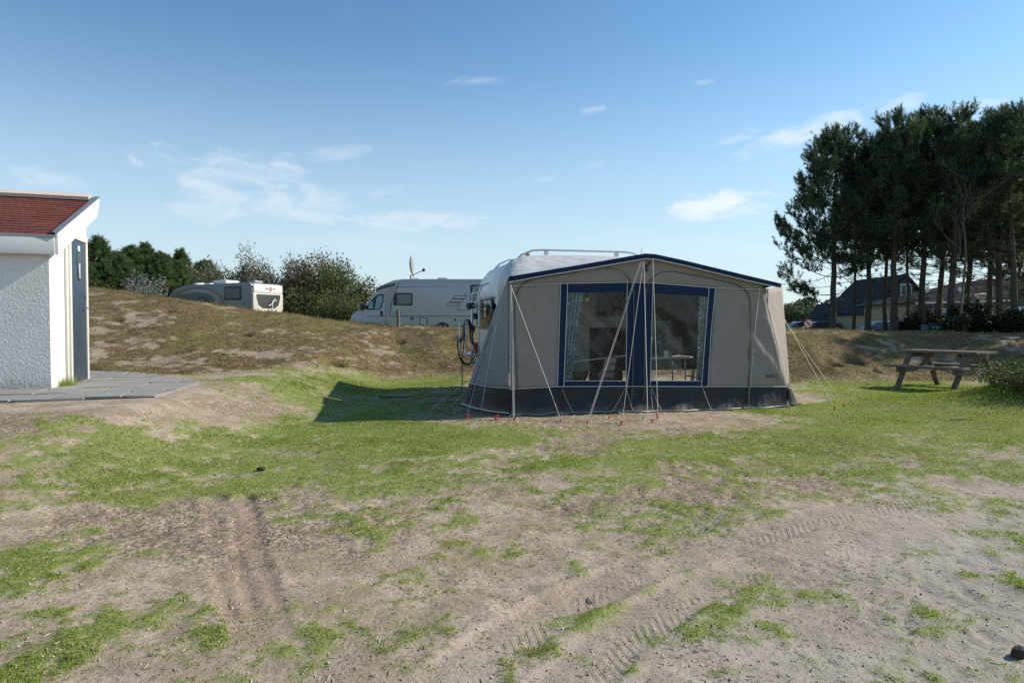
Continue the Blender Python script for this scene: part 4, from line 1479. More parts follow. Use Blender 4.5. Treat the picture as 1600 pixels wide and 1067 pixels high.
# ------------------------------------------------------------------ things inside the awning
def build_interior():
    def curtain_mat():
        t = NT('patterned_curtain')
        v = t.coords('Object')
        n = t.noise(24, 4, .6, v, 1.2)
        col = t.mix(t.smooth(n, .42, .6), (.62, .68, .68, 1), (.10, .22, .27, 1))
        col = t.mix(t.smooth(t.noise(9, 3, .5, v), .55, .7), col, (.40, .44, .42, 1))
        a = t.bsdf(col, .85)
        tr = t.new('ShaderNodeBsdfTranslucent'); t.set(tr.inputs[0], col)
        ms = t.new('ShaderNodeMixShader'); ms.inputs[0].default_value = .3
        t.l.new(a, ms.inputs[1]); t.l.new(tr.outputs[0], ms.inputs[2])
        return t.done(ms.outputs[0])
    cm = curtain_mat()

    def curtain(tl, tr_, br, bl, lab, seed):
        c = [LP(*p, .10) for p in (tl, tr_, br, bl)]
        a = np.linspace(0, 1, 60)[None, :, None]; b = np.linspace(0, 1, 24)[:, None, None]
        P = (c[0] * (1 - a) + c[1] * a) * (1 - b) + (c[3] * (1 - a) + c[2] * a) * b
        P[..., 1] += .028 * np.sin(a[..., 0] * 2 * np.pi * 4.5 + seed + b[..., 0] * .8)
        Pw = np.stack([TX + P[..., 0] * TC - P[..., 1] * TS, TY + P[..., 0] * TS + P[..., 1] * TC, P[..., 2]], -1)
        o = gridmesh('curtain', Pw, cm, None, .003)
        tag(o, lab, 'curtain', 'patterned curtains inside the awning')
    curtain((884, 452), (912, 452), (892, 600), (878, 600), 'pale blue patterned curtain gathered at the left window edge', 0)
    curtain((1094, 458), (1114, 459), (1103, 600), (1088, 600), 'pale green patterned curtain hanging at the right window edge', 2)
    # drying pole with a towel
    pole = MB().tube([t_world(LP(870, 568, .5)), t_world(LP(1000, 553, .75))], .012, 8).build('drying_pole', simple('white_pole', (.6, .6, .6, 1), .4), None, smooth=True)
    tag(pole, 'thin white pole across the left awning window', 'pole')

    def towel_mat():
        t = NT('striped_towel')
        v = t.coords('Object')
        w = t.new('ShaderNodeTexWave', wave_type='BANDS', bands_direction='Z')
        w.inputs['Scale'].default_value = 2.6; w.inputs['Distortion'].default_value = 1.5
        t.set(w.inputs['Vector'], v)
        col = t.mix(t.smooth(w.outputs['Fac'], .5, .62), (.46, .40, .40, 1), (.30, .10, .07, 1))
        col = t.mix(t.smooth(t.noise(40, 3, .5, v), .5, .65), col, (.5, .47, .46, 1))
        return t.done(t.bsdf(col, .9))
    q = [LP(945, 556, .62), LP(964, 553, .62), LP(957, 590, .62), LP(938, 587, .60)]
    a = np.linspace(0, 1, 12)[None, :, None]; b = np.linspace(0, 1, 16)[:, None, None]
    P = (q[0] * (1 - a) + q[1] * a) * (1 - b) + (q[3] * (1 - a) + q[2] * a) * b
    P[..., 1] += .01 * np.sin(a[..., 0] * 9) - .02
    Pw = np.stack([TX + P[..., 0] * TC - P[..., 1] * TS, TY + P[..., 0] * TS + P[..., 1] * TC, P[..., 2]], -1)
    o = gridmesh('towel', Pw, towel_mat(), None, .008)
    tag(o, 'red and white striped towel hanging on the pole in the awning', 'towel')
    # hanging yellow bulb
    bp = t_world(LP(917, 461, .4))
    root = empty('hanging_bulb', bp)
    tag(root, 'yellow bulb hanging on a dark wire in the left awning window', 'bulb')
    MB().lathe([(.001, -.105), (.02, -.10), (.034, -.075), (.036, -.055), (.022, -.03), (.018, -.02)], 14).build('globe', simple('yellow_globe', (.80, .50, .02, 1), .3), root, smooth=True)
    MB().lathe([(.024, -.035), (.026, -.03), (.026, .03), (.012, .045)], 12).build('socket', M_BLACK, root, smooth=True)
    MB().tube([(-.10, .0, .035), (0, 0, .045), (.12, .02, .09), (.34, .05, .17)], .005, 6).build('wire', M_BLACK, root, smooth=True)
    # folding table with a mug and a cloth
    ta = LP(1003, 557, .62); tb = LP(1083, 558.5, .62)
    zt = (ta[2] + tb[2]) / 2
    tw = t_world((ta[0], .62, 0)); zg = float(gz(tw[0], tw[1])) + .03
    troot = empty('folding_table', t_world((ta[0], .62, zg)), TROT)
    tag(troot, 'folding camping table with pale top inside the right awning window', 'table')
    L = tb[0] - ta[0]
    H = zt - zg
    MB().box(0, L, -.02, .55, H - .028, H).build('tabletop', simple('pale_laminate', (.58, .57, .54, 1), .4), troot, bevel=.008)
    ml = simple('white_tube', (.6, .6, .6, 1), .4)
    for x in (.10, L - .12):
        for y in (.04, .49):
            MB().tube([(x, y, H - .03), (x + .02, y, 0)], .013, 8).build('leg', ml, troot, smooth=True)
    MB().tube([(L - .12, .04, H - .3), (L + .28, .04, H - .36)], .011, 8).build('stretcher', ml, troot, smooth=True)
    mug = empty('mug', t_world((ta[0] + .42, .64, zt)), 0)
    tag(mug, 'white mug on the folding table in the awning', 'mug')
    mwm = simple('white_glaze', (.7, .7, .68, 1), .25)
    MB().lathe([(.035, 0), (.04, .01), (.043, .10), (.039, .10), (.036, .012)], 16).build('cup', mwm, mug, smooth=True)
    MB().tube([(.04, 0, .08), (.07, 0, .075), (.075, 0, .05), (.065, 0, .03), (.04, 0, .02)], .006, 6).build('handle', mwm, mug, smooth=True)
    x0 = ta[0] + .47
    P = np.array([[t_world((x0 + .36 * i / 11, .60 + .16 * j / 5, zt + .006 + .035 * float(fbm(np.array(i * .45), np.array(j * .5), 2)) * (1 - i / 13))) for i in range(12)] for j in range(6)])
    o = gridmesh('dish_cloth', P, simple('cloth_red_white', (.55, .38, .34, 1), .9, .5, 40), None, .006)
    tag(o, 'crumpled reddish cloth lying on the folding table', 'cloth')
    # dark green dotted garment hanging

    def dots():
        t = NT('green_dotted_cloth')
        vo = t.new('ShaderNodeTexVoronoi'); vo.inputs['Scale'].default_value = 11
        t.set(vo.inputs['Vector'], t.coords('Object'))
        return t.done(t.bsdf(t.mix(t.math('LESS_THAN', vo.outputs['Distance'], .30), (.012, .06, .045, 1), (.16, .24, .17, 1)), .85))
    hp = LP(1031, 500, 1.2)
    w0 = t_world(hp)
    m = MB()
    prof = [(.012, 0), (.05, -.10), (.085, -.25), (.11, -.45), (.12, -.62)]
    vs, fs = [], []
    n = 24
    for (r, z) in prof:
        for k in range(n):
            a = 2 * math.pi * k / n
            rr = r * (1 + .22 * math.sin(5 * a) * (-z + .1))
            vs.append((rr * math.cos(a) * 1.1, rr * math.sin(a) * .5, z))
    for i in range(len(prof) - 1):
        for k in range(n):
            fs.append((i * n + k, i * n + (k + 1) % n, (i + 1) * n + (k + 1) % n, (i + 1) * n + k))
    m.add(vs, fs)
    o = m.build('hanging_apron', dots(), None, smooth=True)
    o.location = w0
    tag(o, 'dark green dotted cloth hanging behind the right awning window', 'cloth')


build_interior()


# ------------------------------------------------------------------ caravan behind the awning
def build_caravan():
    root = empty('caravan', t_world((.20, 2.42, 0)), TROT)
    tag(root, 'white touring caravan standing behind the taupe awning', 'caravan')
    mw = simple('caravan_white', (.64, .64, .62, 1), .32, .05, 4)
    Wd = 2.12
    prof = [(.16, .42), (4.30, .42), (4.42, 1.0), (4.36, 1.6), (4.10, 2.08), (3.6, 2.36), (3.0, 2.47), (2.0, 2.52), (.95, 2.50), (.62, 2.46), (.40, 2.36), (.24, 2.17), (.15, 1.85), (.12, 1.2)]
    body = MB().prism(prof, 'y', 0.0, Wd).build('body', mw, root, bevel=.05, seg=3)
    # windows and trims on the awning side
    md = simple('window_tint', (.03, .035, .04, 1), .12, .1)
    mf = simple('window_frame', (.35, .35, .34, 1), .5)
    for (x0, x1, z0, z1) in [(3.45, 4.0, 1.05, 1.55)]:
        w = MB().box(x0 - .04, x1 + .04, -.018, -.003, z0 - .04, z1 + .04).build('window', mf, root, bevel=.01)
        MB().box(x0, x1, -.03, -.019, z0, z1).build('pane', md, w, bevel=.01)
    d = MB().box(2.45, 3.08, -.016, -.002, .46, 2.2).build('door', simple('door_cream', (.56, .54, .5, 1), .4), root, bevel=.01)
    MB().box(2.52, 2.58, -.04, -.017, 1.15, 1.28).build('handle', M_BLACK, d)
    vg = MB()
    for k in range(5):
        vg.box(1.98, 2.26, -.02, -.003, 1.60 + k * .04, 1.622 + k * .04)
    vg.build('vent_grille', simple('vent_white', (.5, .5, .48, 1), .5), root)
    MB().box(.35, 4.2, -.012, -.002, 1.86, 1.885).build('trim_strip', simple('trim_brown', (.12, .06, .05, 1), .5), root)
    MB().box(.5, 3.9, -.14, -.012, 1.96, 2.24).build('awning_locker', simple('locker_brown', (.13, .085, .065, 1), .5), root, bevel=.03)
    # black sheets paint the shade of openings, plus cupboards, seen through the awning windows
    def cp(px, py):
        q = LP(px, py, 2.40)
        return q[0] - .20, q[2]
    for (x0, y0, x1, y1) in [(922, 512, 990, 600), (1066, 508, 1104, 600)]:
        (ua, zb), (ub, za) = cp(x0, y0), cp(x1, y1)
        o_ = MB().box(ua, ub, -.022, -.004, max(za, .43), zb).build('opening_shade', simple('painted_shade_black', (.012, .013, .015, 1), .3), root, bevel=.01)
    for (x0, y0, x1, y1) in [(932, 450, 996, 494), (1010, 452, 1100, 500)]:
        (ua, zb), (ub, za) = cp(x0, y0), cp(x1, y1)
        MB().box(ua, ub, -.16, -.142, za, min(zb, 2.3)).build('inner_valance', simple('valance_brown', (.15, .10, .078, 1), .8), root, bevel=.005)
    # end wall: window, lamp strip, grab handles
    ew = MB().box(.085, .13, .30, 1.82, 1.18, 1.72).build('end_window', M_DARKGLASS, root, bevel=.02)
    MB().box(.070, .128, .26, 1.86, 1.73, 1.77).build('window_rail', M_STEEL, ew)
    ml = simple('tail_red', (.45, .02, .02, 1), .3)
    for y in (.18, 1.86):
        MB().box(.07, .13, y - .05, y + .07, .62, .92).build('tail_light', ml, root, bevel=.01)
    MB().box(.02, .14, .1, 2.02, .42, .56).build('bumper', simple('bumper_grey', (.4, .41, .42, 1), .5), root, bevel=.02)
    MB().tube([(.10, .35, 1.0), (.04, .35, 1.0), (.04, .55, 1.0), (.10, .55, 1.0)], .012, 8).build('grab_handle', M_STEEL, root, smooth=True)
    # roof rails
    mr = simple('rail_alu', (.55, .56, .57, 1), .3, metal=.6)
    for y in (.14, Wd - .14):
        rl = MB().tube([(.50, y, 2.40), (.60, y, 2.50), (.80, y, 2.585), (1.0, y, 2.60), (2.55, y, 2.60), (2.72, y, 2.585), (2.9, y, 2.50)], .017, 8).build('roof_rail', mr, root, smooth=True)
        for x in (1.06, 2.4):
            MB().box(x - .035, x + .035, y - .02, y + .02, 2.50, 2.585).build('rail_foot', mr, rl)
    MB().lathe([(.04, 0), (.04, .05), (.02, .06)], 10, (.72, .16, 2.48)).build('marker_lamp', simple('amber', (.55, .22, .05, 1), .3), root, smooth=True)
    MB().box(1.7, 2.15, .7, 1.15, 2.51, 2.58).build('roof_hatch', mw, root, bevel=.02)
    # wheels
    for y in (.04, Wd - .04):
        s = 1 if y < 1 else -1
        wh = MB().lathe([(.10, -.09), (.27, -.09), (.31, -.06), (.31, .06), (.27, .09), (.10, .09)], 24)
        wh.v = [(a + 2.2, y + c * 1.0 + s * .09, .31 + b) for (a, b, c) in wh.v]
        w = wh.build('wheel', simple('tyre', (.02, .02, .02, 1), .8), root, smooth=True)
        rm = MB().lathe([(.02, -.095), (.19, -.092), (.19, .092), (.02, .095)], 20)
        rm.v = [(a + 2.2, y + c + s * .09, .31 + b) for (a, b, c) in rm.v]
        rm.build('rim', M_STEEL, w, smooth=True)
    # cycle carrier on the end wall
    cr = MB()
    for y in (.52, 1.28):
        cr.tube([(.10, y, 2.02), (-.02, y, 1.98), (-.09, y, 1.85), (-.10, y, .55), (.02, y, .52)], .016, 8)
    for z in (.95, 1.6, 1.85):
        cr.tube([(-.10, .45, z), (-.10, 1.36, z)], .012, 8)
    for z in (.72, .84):
        cr.box(-.34, -.10, .40, 1.40, z - .01, z + .01) if z < .8 else None
    cr.tube([(-.10, .60, 1.62), (-.26, .55, 1.60)], .012, 8)
    cr.tube([(-.10, 1.15, 1.28), (-.32, 1.1, 1.26)], .012, 8)
    cr.tube([(-.34, .5, .72), (-.34, .5, 1.32), (-.30, .5, 1.36)], .016, 8)
    cr.tube([(-.34, 1.2, .72), (-.34, 1.2, 1.32), (-.30, 1.2, 1.36)], .016, 8)
    cr.build('cycle_carrier', mr, root, smooth=True)
    for (x, y, z) in [(-.27, .55, 1.60), (-.15, .9, 1.62), (-.15, .62, 1.42), (-.2, .62, 1.20)]:
        MB().lathe([(.015, -.06), (.05, -.045), (.055, .03), (.02, .06)], 10, (x, y, z)).build('clamp', M_BLACK, root, smooth=True)
    # corner steady legs
    for x in (.5, 4.0):
        for y in (.2, Wd - .2):
            p = t_world((x, 2.42 + y, 0)); zz = float(gz(p[0], p[1]))
            MB().bar((x, y, .44), (x - .06, y, zz), .05, .05, (0, 1, 0)).build('steady_leg', M_STEEL, root)
    # cable looped over the carrier
    cb = MB()
    rng = random.Random(4)
    for k in range(7):
        cx, cy = -.30 + rng.uniform(-.03, .03), .50 + rng.uniform(-.02, .10)
        ht, wd = .72 + rng.uniform(-.1, .16), .15 + rng.uniform(-.03, .05)
        tilt = rng.uniform(-.3, .3)
        pts = []
        for j in range(25):
            a = 2 * math.pi * j / 24
            xx = math.sin(a) * wd * (1.0 if math.cos(a) < 0 else .45)
            zz = (math.cos(a) - 1) * ht / 2
            pts.append((cx + xx * math.cos(tilt), cy + xx * math.sin(tilt), 1.36 + zz))
        cb.tube(pts, .007, 6)
    p = t_world((-.42, 2.42 + .42, 0)); zg = float(gz(p[0], p[1])) + .01
    cb.tube([(-.36, .44, 1.1), (-.42, .42, .7), (-.42, .42, .2), (-.44, .40, zg), (-.6, .3, zg), (-1.1, .2, zg), (-1.9, .25, zg + .01)], .009, 6)
    cb.v = [tuple(t_world((a + .2, b + 2.42, c))) for (a, b, c) in cb.v]
    o = cb.build('power_cable', M_BLACK, None, smooth=True)
    tag(o, 'black power cable looped over the cycle carrier of the caravan', 'cable')


build_caravan()
# ------------------------------------------------------------------ vehicles behind the dune
M_TYRE = simple('tyre_rubber', (.018, .018, .019, 1), .85)


def wheel(root, x, y, r, w, outer):
    """wheel standing on z=0, axis along local y; outer = side (+1/-1) facing outwards"""
    m = MB().lathe([(.05, -w / 2), (r * .8, -w / 2), (r * .97, -w * .4), (r, -w * .2), (r, w * .2), (r * .97, w * .4), (r * .8, w / 2), (.05, w / 2)], 24)
    m.v = [(x + a, y + c, r + b) for (a, b, c) in m.v]
    o = m.build('wheel', M_TYRE, root, smooth=True)
    m = MB().lathe([(.03, 0), (r * .35, .012), (r * .62, .02), (r * .66, .0)], 20)
    m.v = [(x + a, y + outer * (w / 2 + .002 + c), r + b) for (a, b, c) in m.v]
    m.build('rim', M_STEEL, o, smooth=True)
    return o


def side_plate(name, poly, y, th, mat, parent, outer=1, bevel=0.0):
    """flat plate on a vehicle side: poly in (x,z)"""
    return MB().prism(poly, 'y', y, y + outer * th).build(name, mat, parent, bevel=bevel)


def ellipse_poly(cx, cz, rx, rz, n=28, a0=0, a1=360, p=2.0):
    out = []
    for k in range(n):
        a = R(a0 + (a1 - a0) * k / (n - (0 if a1 - a0 >= 360 else 1)))
        c, s = math.cos(a), math.sin(a)
        out.append((cx + rx * math.copysign(abs(c) ** (2 / p), c), cz + rz * math.copysign(abs(s) ** (2 / p), s)))
    return out


def text_mesh(name, body, size, mat, parent, M, thick=.002):
    cu = bpy.data.curves.new(name, 'FONT')
    cu.body = body
    cu.size = size
    cu.extrude = thick
    tmp = bpy.data.objects.new('tmp_text', cu)
    COL.objects.link(tmp)
    dg = bpy.context.evaluated_depsgraph_get()
    me = bpy.data.meshes.new_from_object(tmp.evaluated_get(dg))
    bpy.data.objects.remove(tmp)
    me.transform(M)
    me.materials.clear()
    return link(name, me, mat, parent)


def build_grey_motorhome():
    # local: x forward, y to its left (towards the camera), origin under the near rear corner
    Y0 = 36.0
    c = at(393, 439, Y0)
    z0 = c[2] - 2.86
    hd = math.atan2(.426, -.90)
    root = empty('motorhome', (c[0], c[1], z0), hd)
    tag(root, 'grey and cream motorhome with swoosh graphics half hidden by the dune', 'motorhome')
    Wd = 2.28
    mg = simple('grey_metallic', (.175, .180, .178, 1), .35, .04, 3)
    mw = simple('motorhome_white', (.72, .72, .70, 1), .35, .03)
    mc = simple('motorhome_cream', (.56, .53, .46, 1), .4, .03)
    prof = [(.06, .40), (6.9, .40), (7.05, .8), (7.0, 1.25), (6.75, 1.75), (6.2, 2.35), (5.7, 2.62), (5.0, 2.76), (.30, 2.80), (.10, 2.72), (.02, 2.5), (.0, 1.6)]
    MB().prism(prof, 'y', -Wd, 0).build('body', mg, root, bevel=.06, seg=3)
    # rear face
    MB().box(-.05, .03, -Wd + .10, -.10, 2.26, 2.72).build('rear_cap', mw, root, bevel=.05, seg=3)
    MB().box(-.045, .03, -Wd + .06, -.06, .5, 2.255).build('rear_panel', mc, root, bevel=.05, seg=3)
    wp = [(-1.98, 2.18), (-.30, 2.18), (-.28, 2.02), (-.42, 1.62), (-.70, 1.44), (-1.58, 1.44), (-1.86, 1.62), (-2.0, 2.02)]
    rw = MB().prism(wp, 'x', -.052, -.046).build('rear_window', simple('tinted_rear_glass', (.07, .068, .068, 1), .18), root)
    # maker's emblem: a red disc with a white bar and two grey wing strokes
    em = MB().prism([(y, z) for (y, z) in ellipse_poly(-1.28, 2.48, .10, .11, 20)], 'x', -.058, -.051).build('emblem', simple('emblem_red', (.55, .02, .03, 1), .4), root)
    MB().box(-.0605, -.0585, -1.36, -1.20, 2.465, 2.495).build('emblem_bar', mw, em)
    wg = MB().prism([(-1.16, 2.50), (-.98, 2.54), (-.86, 2.48), (-1.0, 2.48), (-1.1, 2.41), (-1.06, 2.47)], 'x', -.056, -.051)
    wg.prism([(-1.40, 2.50), (-1.56, 2.54), (-1.66, 2.48), (-1.52, 2.47)], 'x', -.056, -.051)
    wg.build('emblem_wing', simple('emblem_grey', (.12, .12, .13, 1), .4), em)
    ml = simple('lamp_red', (.55, .02, .015, 1), .25)
    for y in (-.16, -Wd + .16):
        MB().prism([(y - .07, .95), (y + .07, .95), (y + .02, 1.30), (y - .02, 1.36)], 'x', -.07, -.046).build('tail_light', ml, root)
    # folded cycle carrier in front of the rear window
    cr = MB().tube([(-.16, -1.28, .5), (-.18, -1.28, 1.80), (-.18, -1.45, 1.92), (-.16, -1.62, 1.84)], .025, 8)
    cr.tube([(-.18, -1.02, 1.58), (-.18, -1.28, 1.70), (-.18, -1.5, 1.98)], .02, 8)
    cr.tube([(-.05, -1.28, .6), (-.18, -1.28, .6)], .02, 8)
    cr.tube([(-.05, -1.28, 1.0), (-.18, -1.28, 1.0)], .02, 8)
    cr.build('cycle_carrier', simple('carrier_white', (.66, .66, .66, 1), .4), root, smooth=True)
    # side graphics and windows, on the near side (y = 0)
    mb = simple('swoosh_brown', (.16, .105, .088, 1), .4)
    md = simple('swoosh_dark', (.028, .034, .038, 1), .25)
    ms = simple('swoosh_pale', (.27, .28, .275, 1), .4)

    def arc(name, mat, c0, c1, y):
        n = 26
        pts = []
        for k in range(n):
            a = R(-55 + 210 * k / (n - 1))
            pts.append((c0[0] - c0[2] * -math.cos(a) * 1, c0[1] + c0[3] * math.sin(a)))
        q = []
        for k in range(n - 1, -1, -1):
            a = R(-55 + 210 * k / (n - 1))
            q.append((c1[0] + c1[2] * math.cos(a), c1[1] + c1[3] * math.sin(a)))
        poly = pts + q
        # strip of quads
        vs = [(p[0], y, p[1]) for p in pts] + [(p[0], y, p[1]) for p in q[::-1]]
        vs += [(a, y - .004, b) for (a, _, b) in vs]
        fs = [(i, i + 1, n + i + 1, n + i) for i in range(n - 1)] + [(2 * n + i, 3 * n + i, 3 * n + i + 1, 2 * n + i + 1) for i in range(n - 1)]
        m = MB().add([(2 * 4.2 - v[0], v[1], v[2]) for v in vs], fs)
        m.build(name, mat, root)
    arc('side_graphic', mb, (4.2, 1.72, 2.25, .93), (4.35, 1.72, 1.80, .82), .005)
    arc('side_graphic', ms, (4.35, 1.80, 1.78, .70), (4.45, 1.80, 1.66, .60), .006)
    side_plate('side_graphic', ellipse_poly(4.35, 1.86, 1.60, .46, 32, p=2.4), .002, .005, md, root)
    mgl = simple('blue_grey_glass', (.03, .04, .05, 1), .22)
    for (x0, x1) in [(3.35, 4.05), (4.75, 5.35)]:
        w = side_plate('side_window', [(x0, 1.55), (x1, 1.55), (x1, 2.08), (x0, 2.08)], .007, .012, M_BLACK, root, bevel=.004)
        side_plate('pane', [(x0 + .08, 1.63), (x1 - .08, 1.63), (x1 - .08, 2.0), (x0 + .08, 2.0)], .0195, .004, mgl, w)
    w = side_plate('side_window', [(.75, 1.88), (1.98, 1.88), (1.98, 2.60), (.75, 2.60)], .002, .02, M_BLACK, root, bevel=.01)
    side_plate('pane', [(.85, 1.97), (1.88, 1.97), (1.88, 2.51), (.85, 2.51)], .0225, .004, mgl, w)
    side_plate('locker_door', [(.2, 1.0), (1.2, 1.0), (1.2, 1.62), (.2, 1.62)], .002, .010, simple('locker_grey', (.2, .2, .2, 1), .4), root, bevel=.004)
    side_plate('side_graphic', [(5.2, 2.30), (6.15, 2.08), (6.45, 1.86), (6.05, 1.95), (5.0, 2.18)], .002, .004, md, root)
    MB().box(6.1, 6.9, -Wd + .2, -.2, 1.3, 1.32).build('dashboard', M_BLACK, root)
    side_plate('cab_window', [(5.95, 1.36), (6.72, 1.36), (6.62, 1.66), (6.3, 1.90), (5.95, 1.90)], .002, .008, M_DARKGLASS, root, bevel=.002)
    side_plate('copper_flash', [(6.0, 1.93), (6.45, 1.93), (6.2, 2.16), (5.95, 2.2)], .002, .006, simple('copper', (.28, .14, .07, 1), .4), root)
    # roof fittings
    MB().lathe([(.40, 0), (.40, .05), (.34, .14), (.2, .19), (.02, .2)], 20, (5.0, -1.0, 2.74)).build('satellite_dome', mw, root, smooth=True)
    MB().box(2.55, 3.55, -1.6, -.6, 2.79, 3.02).build('air_conditioner', mw, root, bevel=.07, seg=3)
    MB().box(4.1, 4.6, -1.5, -.9, 2.79, 2.90).build('roof_hatch', mw, root, bevel=.03)
    MB().box(.7, 1.1, -1.5, -.9, 2.80, 2.96).build('roof_hatch', simple('hatch_grey', (.3, .3, .31, 1), .4), root, bevel=.03)
    for x in (1.7, 5.9):
        wheel(root, x, -.13, .35, .22, 1)
        wheel(root, x, -Wd + .13, .35, .22, -1)
    # roll-out awning on its far side with a leg
    aw = MB().prism([(-Wd - .02, 2.55), (-Wd - 2.2, 2.02), (-Wd - 2.2, 1.98), (-Wd - .02, 2.51)], 'x', .4, 3.8).build('side_canopy', fabric('dark_green_canopy', (.05, .06, .05, 1)), root)
    for x in (.45, 3.7):
        MB().tube([(x, -Wd - 2.15, 2.0), (x, -Wd - 2.18, .02)], .035, 8).build('canopy_leg', mw, root, smooth=True)


build_grey_motorhome()


def build_white_motorhome():
    Y0 = 31.5
    f = at(547, 492, Y0)          # nose
    rf = at(680, 436, Y0)         # roof line
    z0 = rf[2] - 2.72
    # local x runs backwards from the nose (to the right), y away from the camera, origin under the nose, near side
    root = empty('motorhome', (f[0], f[1], z0), 0)
    tag(root, 'white low-profile motorhome with roof satellite dish standing side on behind the dune', 'motorhome')
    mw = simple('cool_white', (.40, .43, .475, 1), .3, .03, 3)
    mg = simple('silver_trim', (.30, .32, .34, 1), .35)
    md = simple('decal_dark', (.06, .07, .085, 1), .4)
    mr = simple('decal_red', (.13, .03, .035, 1), .4)
    s = Y0 / F                    # metres per photo pixel at this distance

    def q(px, py):
        p = at(px, py, Y0)
        return (p[0] - f[0], p[2] - z0)
    Wd = 2.15
    cab = [q(547, 500), q(548, 493), q(556, 486), q(566, 481), q(576, 469), q(587, 455), (q(606, 450)[0], q(606, 450)[1]), q(606, 510)]
    cab = [(cab[0][0], .35)] + cab[:-1] + [(cab[-1][0], .35)]
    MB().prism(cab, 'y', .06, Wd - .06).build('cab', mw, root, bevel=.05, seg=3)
    hab = [(q(603, 0)[0], .35), q(603, 455), q(585, 455), q(590, 449), q(602, 443), q(615, 438), q(630, 436), q(766, 436), (q(768, 0)[0], 2.66), (q(770, 0)[0], .35)]
    hab = [hab[0], hab[1]] + hab[2:]
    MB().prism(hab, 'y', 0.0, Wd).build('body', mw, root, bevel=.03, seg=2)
    P = lambda name, pts, y, th, mat, par=root, bv=0.0: MB().prism([q(*p) for p in pts], 'y', y, y - th).build(name, mat, par, bevel=bv)
    P('overcab_shade', [(585, 455.5), (590, 449), (603, 445), (619, 442), (616, 447), (604, 450)], -.002, .006, md)
    cw = P('cab_window', [(572, 484), (574, 478), (583, 465), (590, 460), (599, 459), (599, 470), (596, 481), (592, 484)], .058, .008, M_BLACK, bv=.002)
    P('pane', [(574.5, 482), (576, 477), (582, 470), (583, 482)], .0495, .004, simple('teal_glass', (.16, .34, .38, 1), .12), cw)
    P('pane', [(585, 483), (588, 466), (591, 462), (597, 461.5), (597, 470), (594, 480), (592, 482.5)], .0495, .004, bpy.data.materials['teal_glass'], cw)
    P('door_seam', [(565, 502), (565.6, 502), (566.6, 483), (566, 483)], .058, .004, mg)
    P('door_seam', [(601.5, 503), (602.3, 503), (602.3, 456), (601.5, 456)], .058, .004, mg)
    P('door_handle', [(594, 493), (597.5, 493), (597.5, 485.5), (594, 485.5)], .058, .02, M_BLACK)
    mi = MB().box(q(561, 0)[0], q(565.5, 0)[0], -.16, .0, q(0, 485)[1], q(0, 474)[1])
    mi.box(q(565, 0)[0], q(571, 0)[0], -.03, .06, q(0, 482.5)[1], q(0, 477)[1])
    mi.build('wing_mirror', M_BLACK, root, bevel=.02)
    hw = P('side_window', [(614, 477), (616, 461), (619, 458), (643, 458), (644.5, 460), (644.5, 476), (643, 477.5)], -.001, .018, M_BLACK, bv=.004)
    P('pane', [(621, 475), (621, 460.5), (642.5, 460), (642.5, 475)], -.0195, .004, simple('grey_glass', (.16, .175, .19, 1), .15), hw)
    hw = P('side_window', [(735, 470), (735, 447), (737, 445), (766, 445), (766, 470)], -.001, .018, M_BLACK, bv=.004)
    P('pane', [(738, 468), (738, 448), (765, 448), (765, 468)], -.0195, .004, bpy.data.materials['grey_glass'], hw)
    P('red_stripe', [(570, 494.5), (605, 494.5), (606, 493.6), (570, 493.8)], .0575, .004, mr)
    P('red_stripe', [(609, 494.6), (764, 494.6), (764, 493.6), (609, 493.6)], -.001, .004, mr)
    P('red_stripe', [(608, 494), (609.2, 494), (612, 475), (618, 457), (624, 440), (623, 440), (616.6, 457), (610.4, 475)], -.001, .005, mr)
    P('grey_panel', [(603.5, 493), (607, 493), (609.5, 474), (616, 455), (621, 447), (604, 451)], -.0008, .004, mg)
    P('roof_line', [(624, 441.4), (764, 440.6), (764, 439.8), (624, 440.6)], -.001, .005, mg)
    P('roof_line', [(622, 448.8), (701, 447.6), (701, 447), (622, 448)], -.001, .004, md)
    P('service_hatch', [(641, 500), (646, 500), (646, 495.5), (641, 495.5)], -.001, .006, md)
    sh = P('service_hatch', [(655, 508), (668, 508), (668, 496), (655, 496)], -.001, .006, md)
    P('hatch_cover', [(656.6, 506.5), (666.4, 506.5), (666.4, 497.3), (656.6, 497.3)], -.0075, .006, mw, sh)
    MB().prism([(q(710, 0)[0] + .06 * math.cos(a), q(0, 499.5)[1] + .06 * math.sin(a)) for a in np.linspace(0, 6.1, 14)], 'y', -.001, -.008).build('filler_cap', md, root)
    P('skirt_line', [(600, 499), (604, 499), (604, 508), (600, 508)], .0585, .004, mg)
    # three leaning frames, the maker's line graphic
    for (x0, y0) in [(711, 462), (706, 467.5), (700, 473)]:
        g = MB()
        for (a, b) in [((0, 0), (19, 0)), ((19, 0), (16, 4.5)), ((16, 4.5), (-3, 4.5)), ((-3, 4.5), (0, 0))]:
            pa, pb = q(x0 + a[0], y0 + a[1]), q(x0 + b[0], y0 + b[1])
            g.bar((pa[0], -.004, pa[1]), (pb[0], -.004, pb[1]), .006, .026, (0, -1, 0)) if False else g.bar((pa[0], -.004, pa[1]), (pb[0], -.004, pb[1]), .026, .006, (0, 1, 0))
        g.build('line_graphic', md, root)
    g = MB()
    for pts in [[(727, 457), (725, 462)], [(719, 478), (714, 484), (716, 484.6), (738, 484.6)]]:
        for a, b in zip(pts[:-1], pts[1:]):
            pa, pb = q(*a), q(*b)
            g.bar((pa[0], -.004, pa[1]), (pb[0], -.004, pb[1]), .02, .006, (0, 1, 0))
    g.build('line_graphic', md, root)
    # model lettering
    p = q(616.5, 490.3)
    text_mesh('lettering', 'exsis', .17, md, root, Matrix.Translation((p[0], -.004, p[1])) @ Matrix.Rotation(R(90), 4, 'X'))
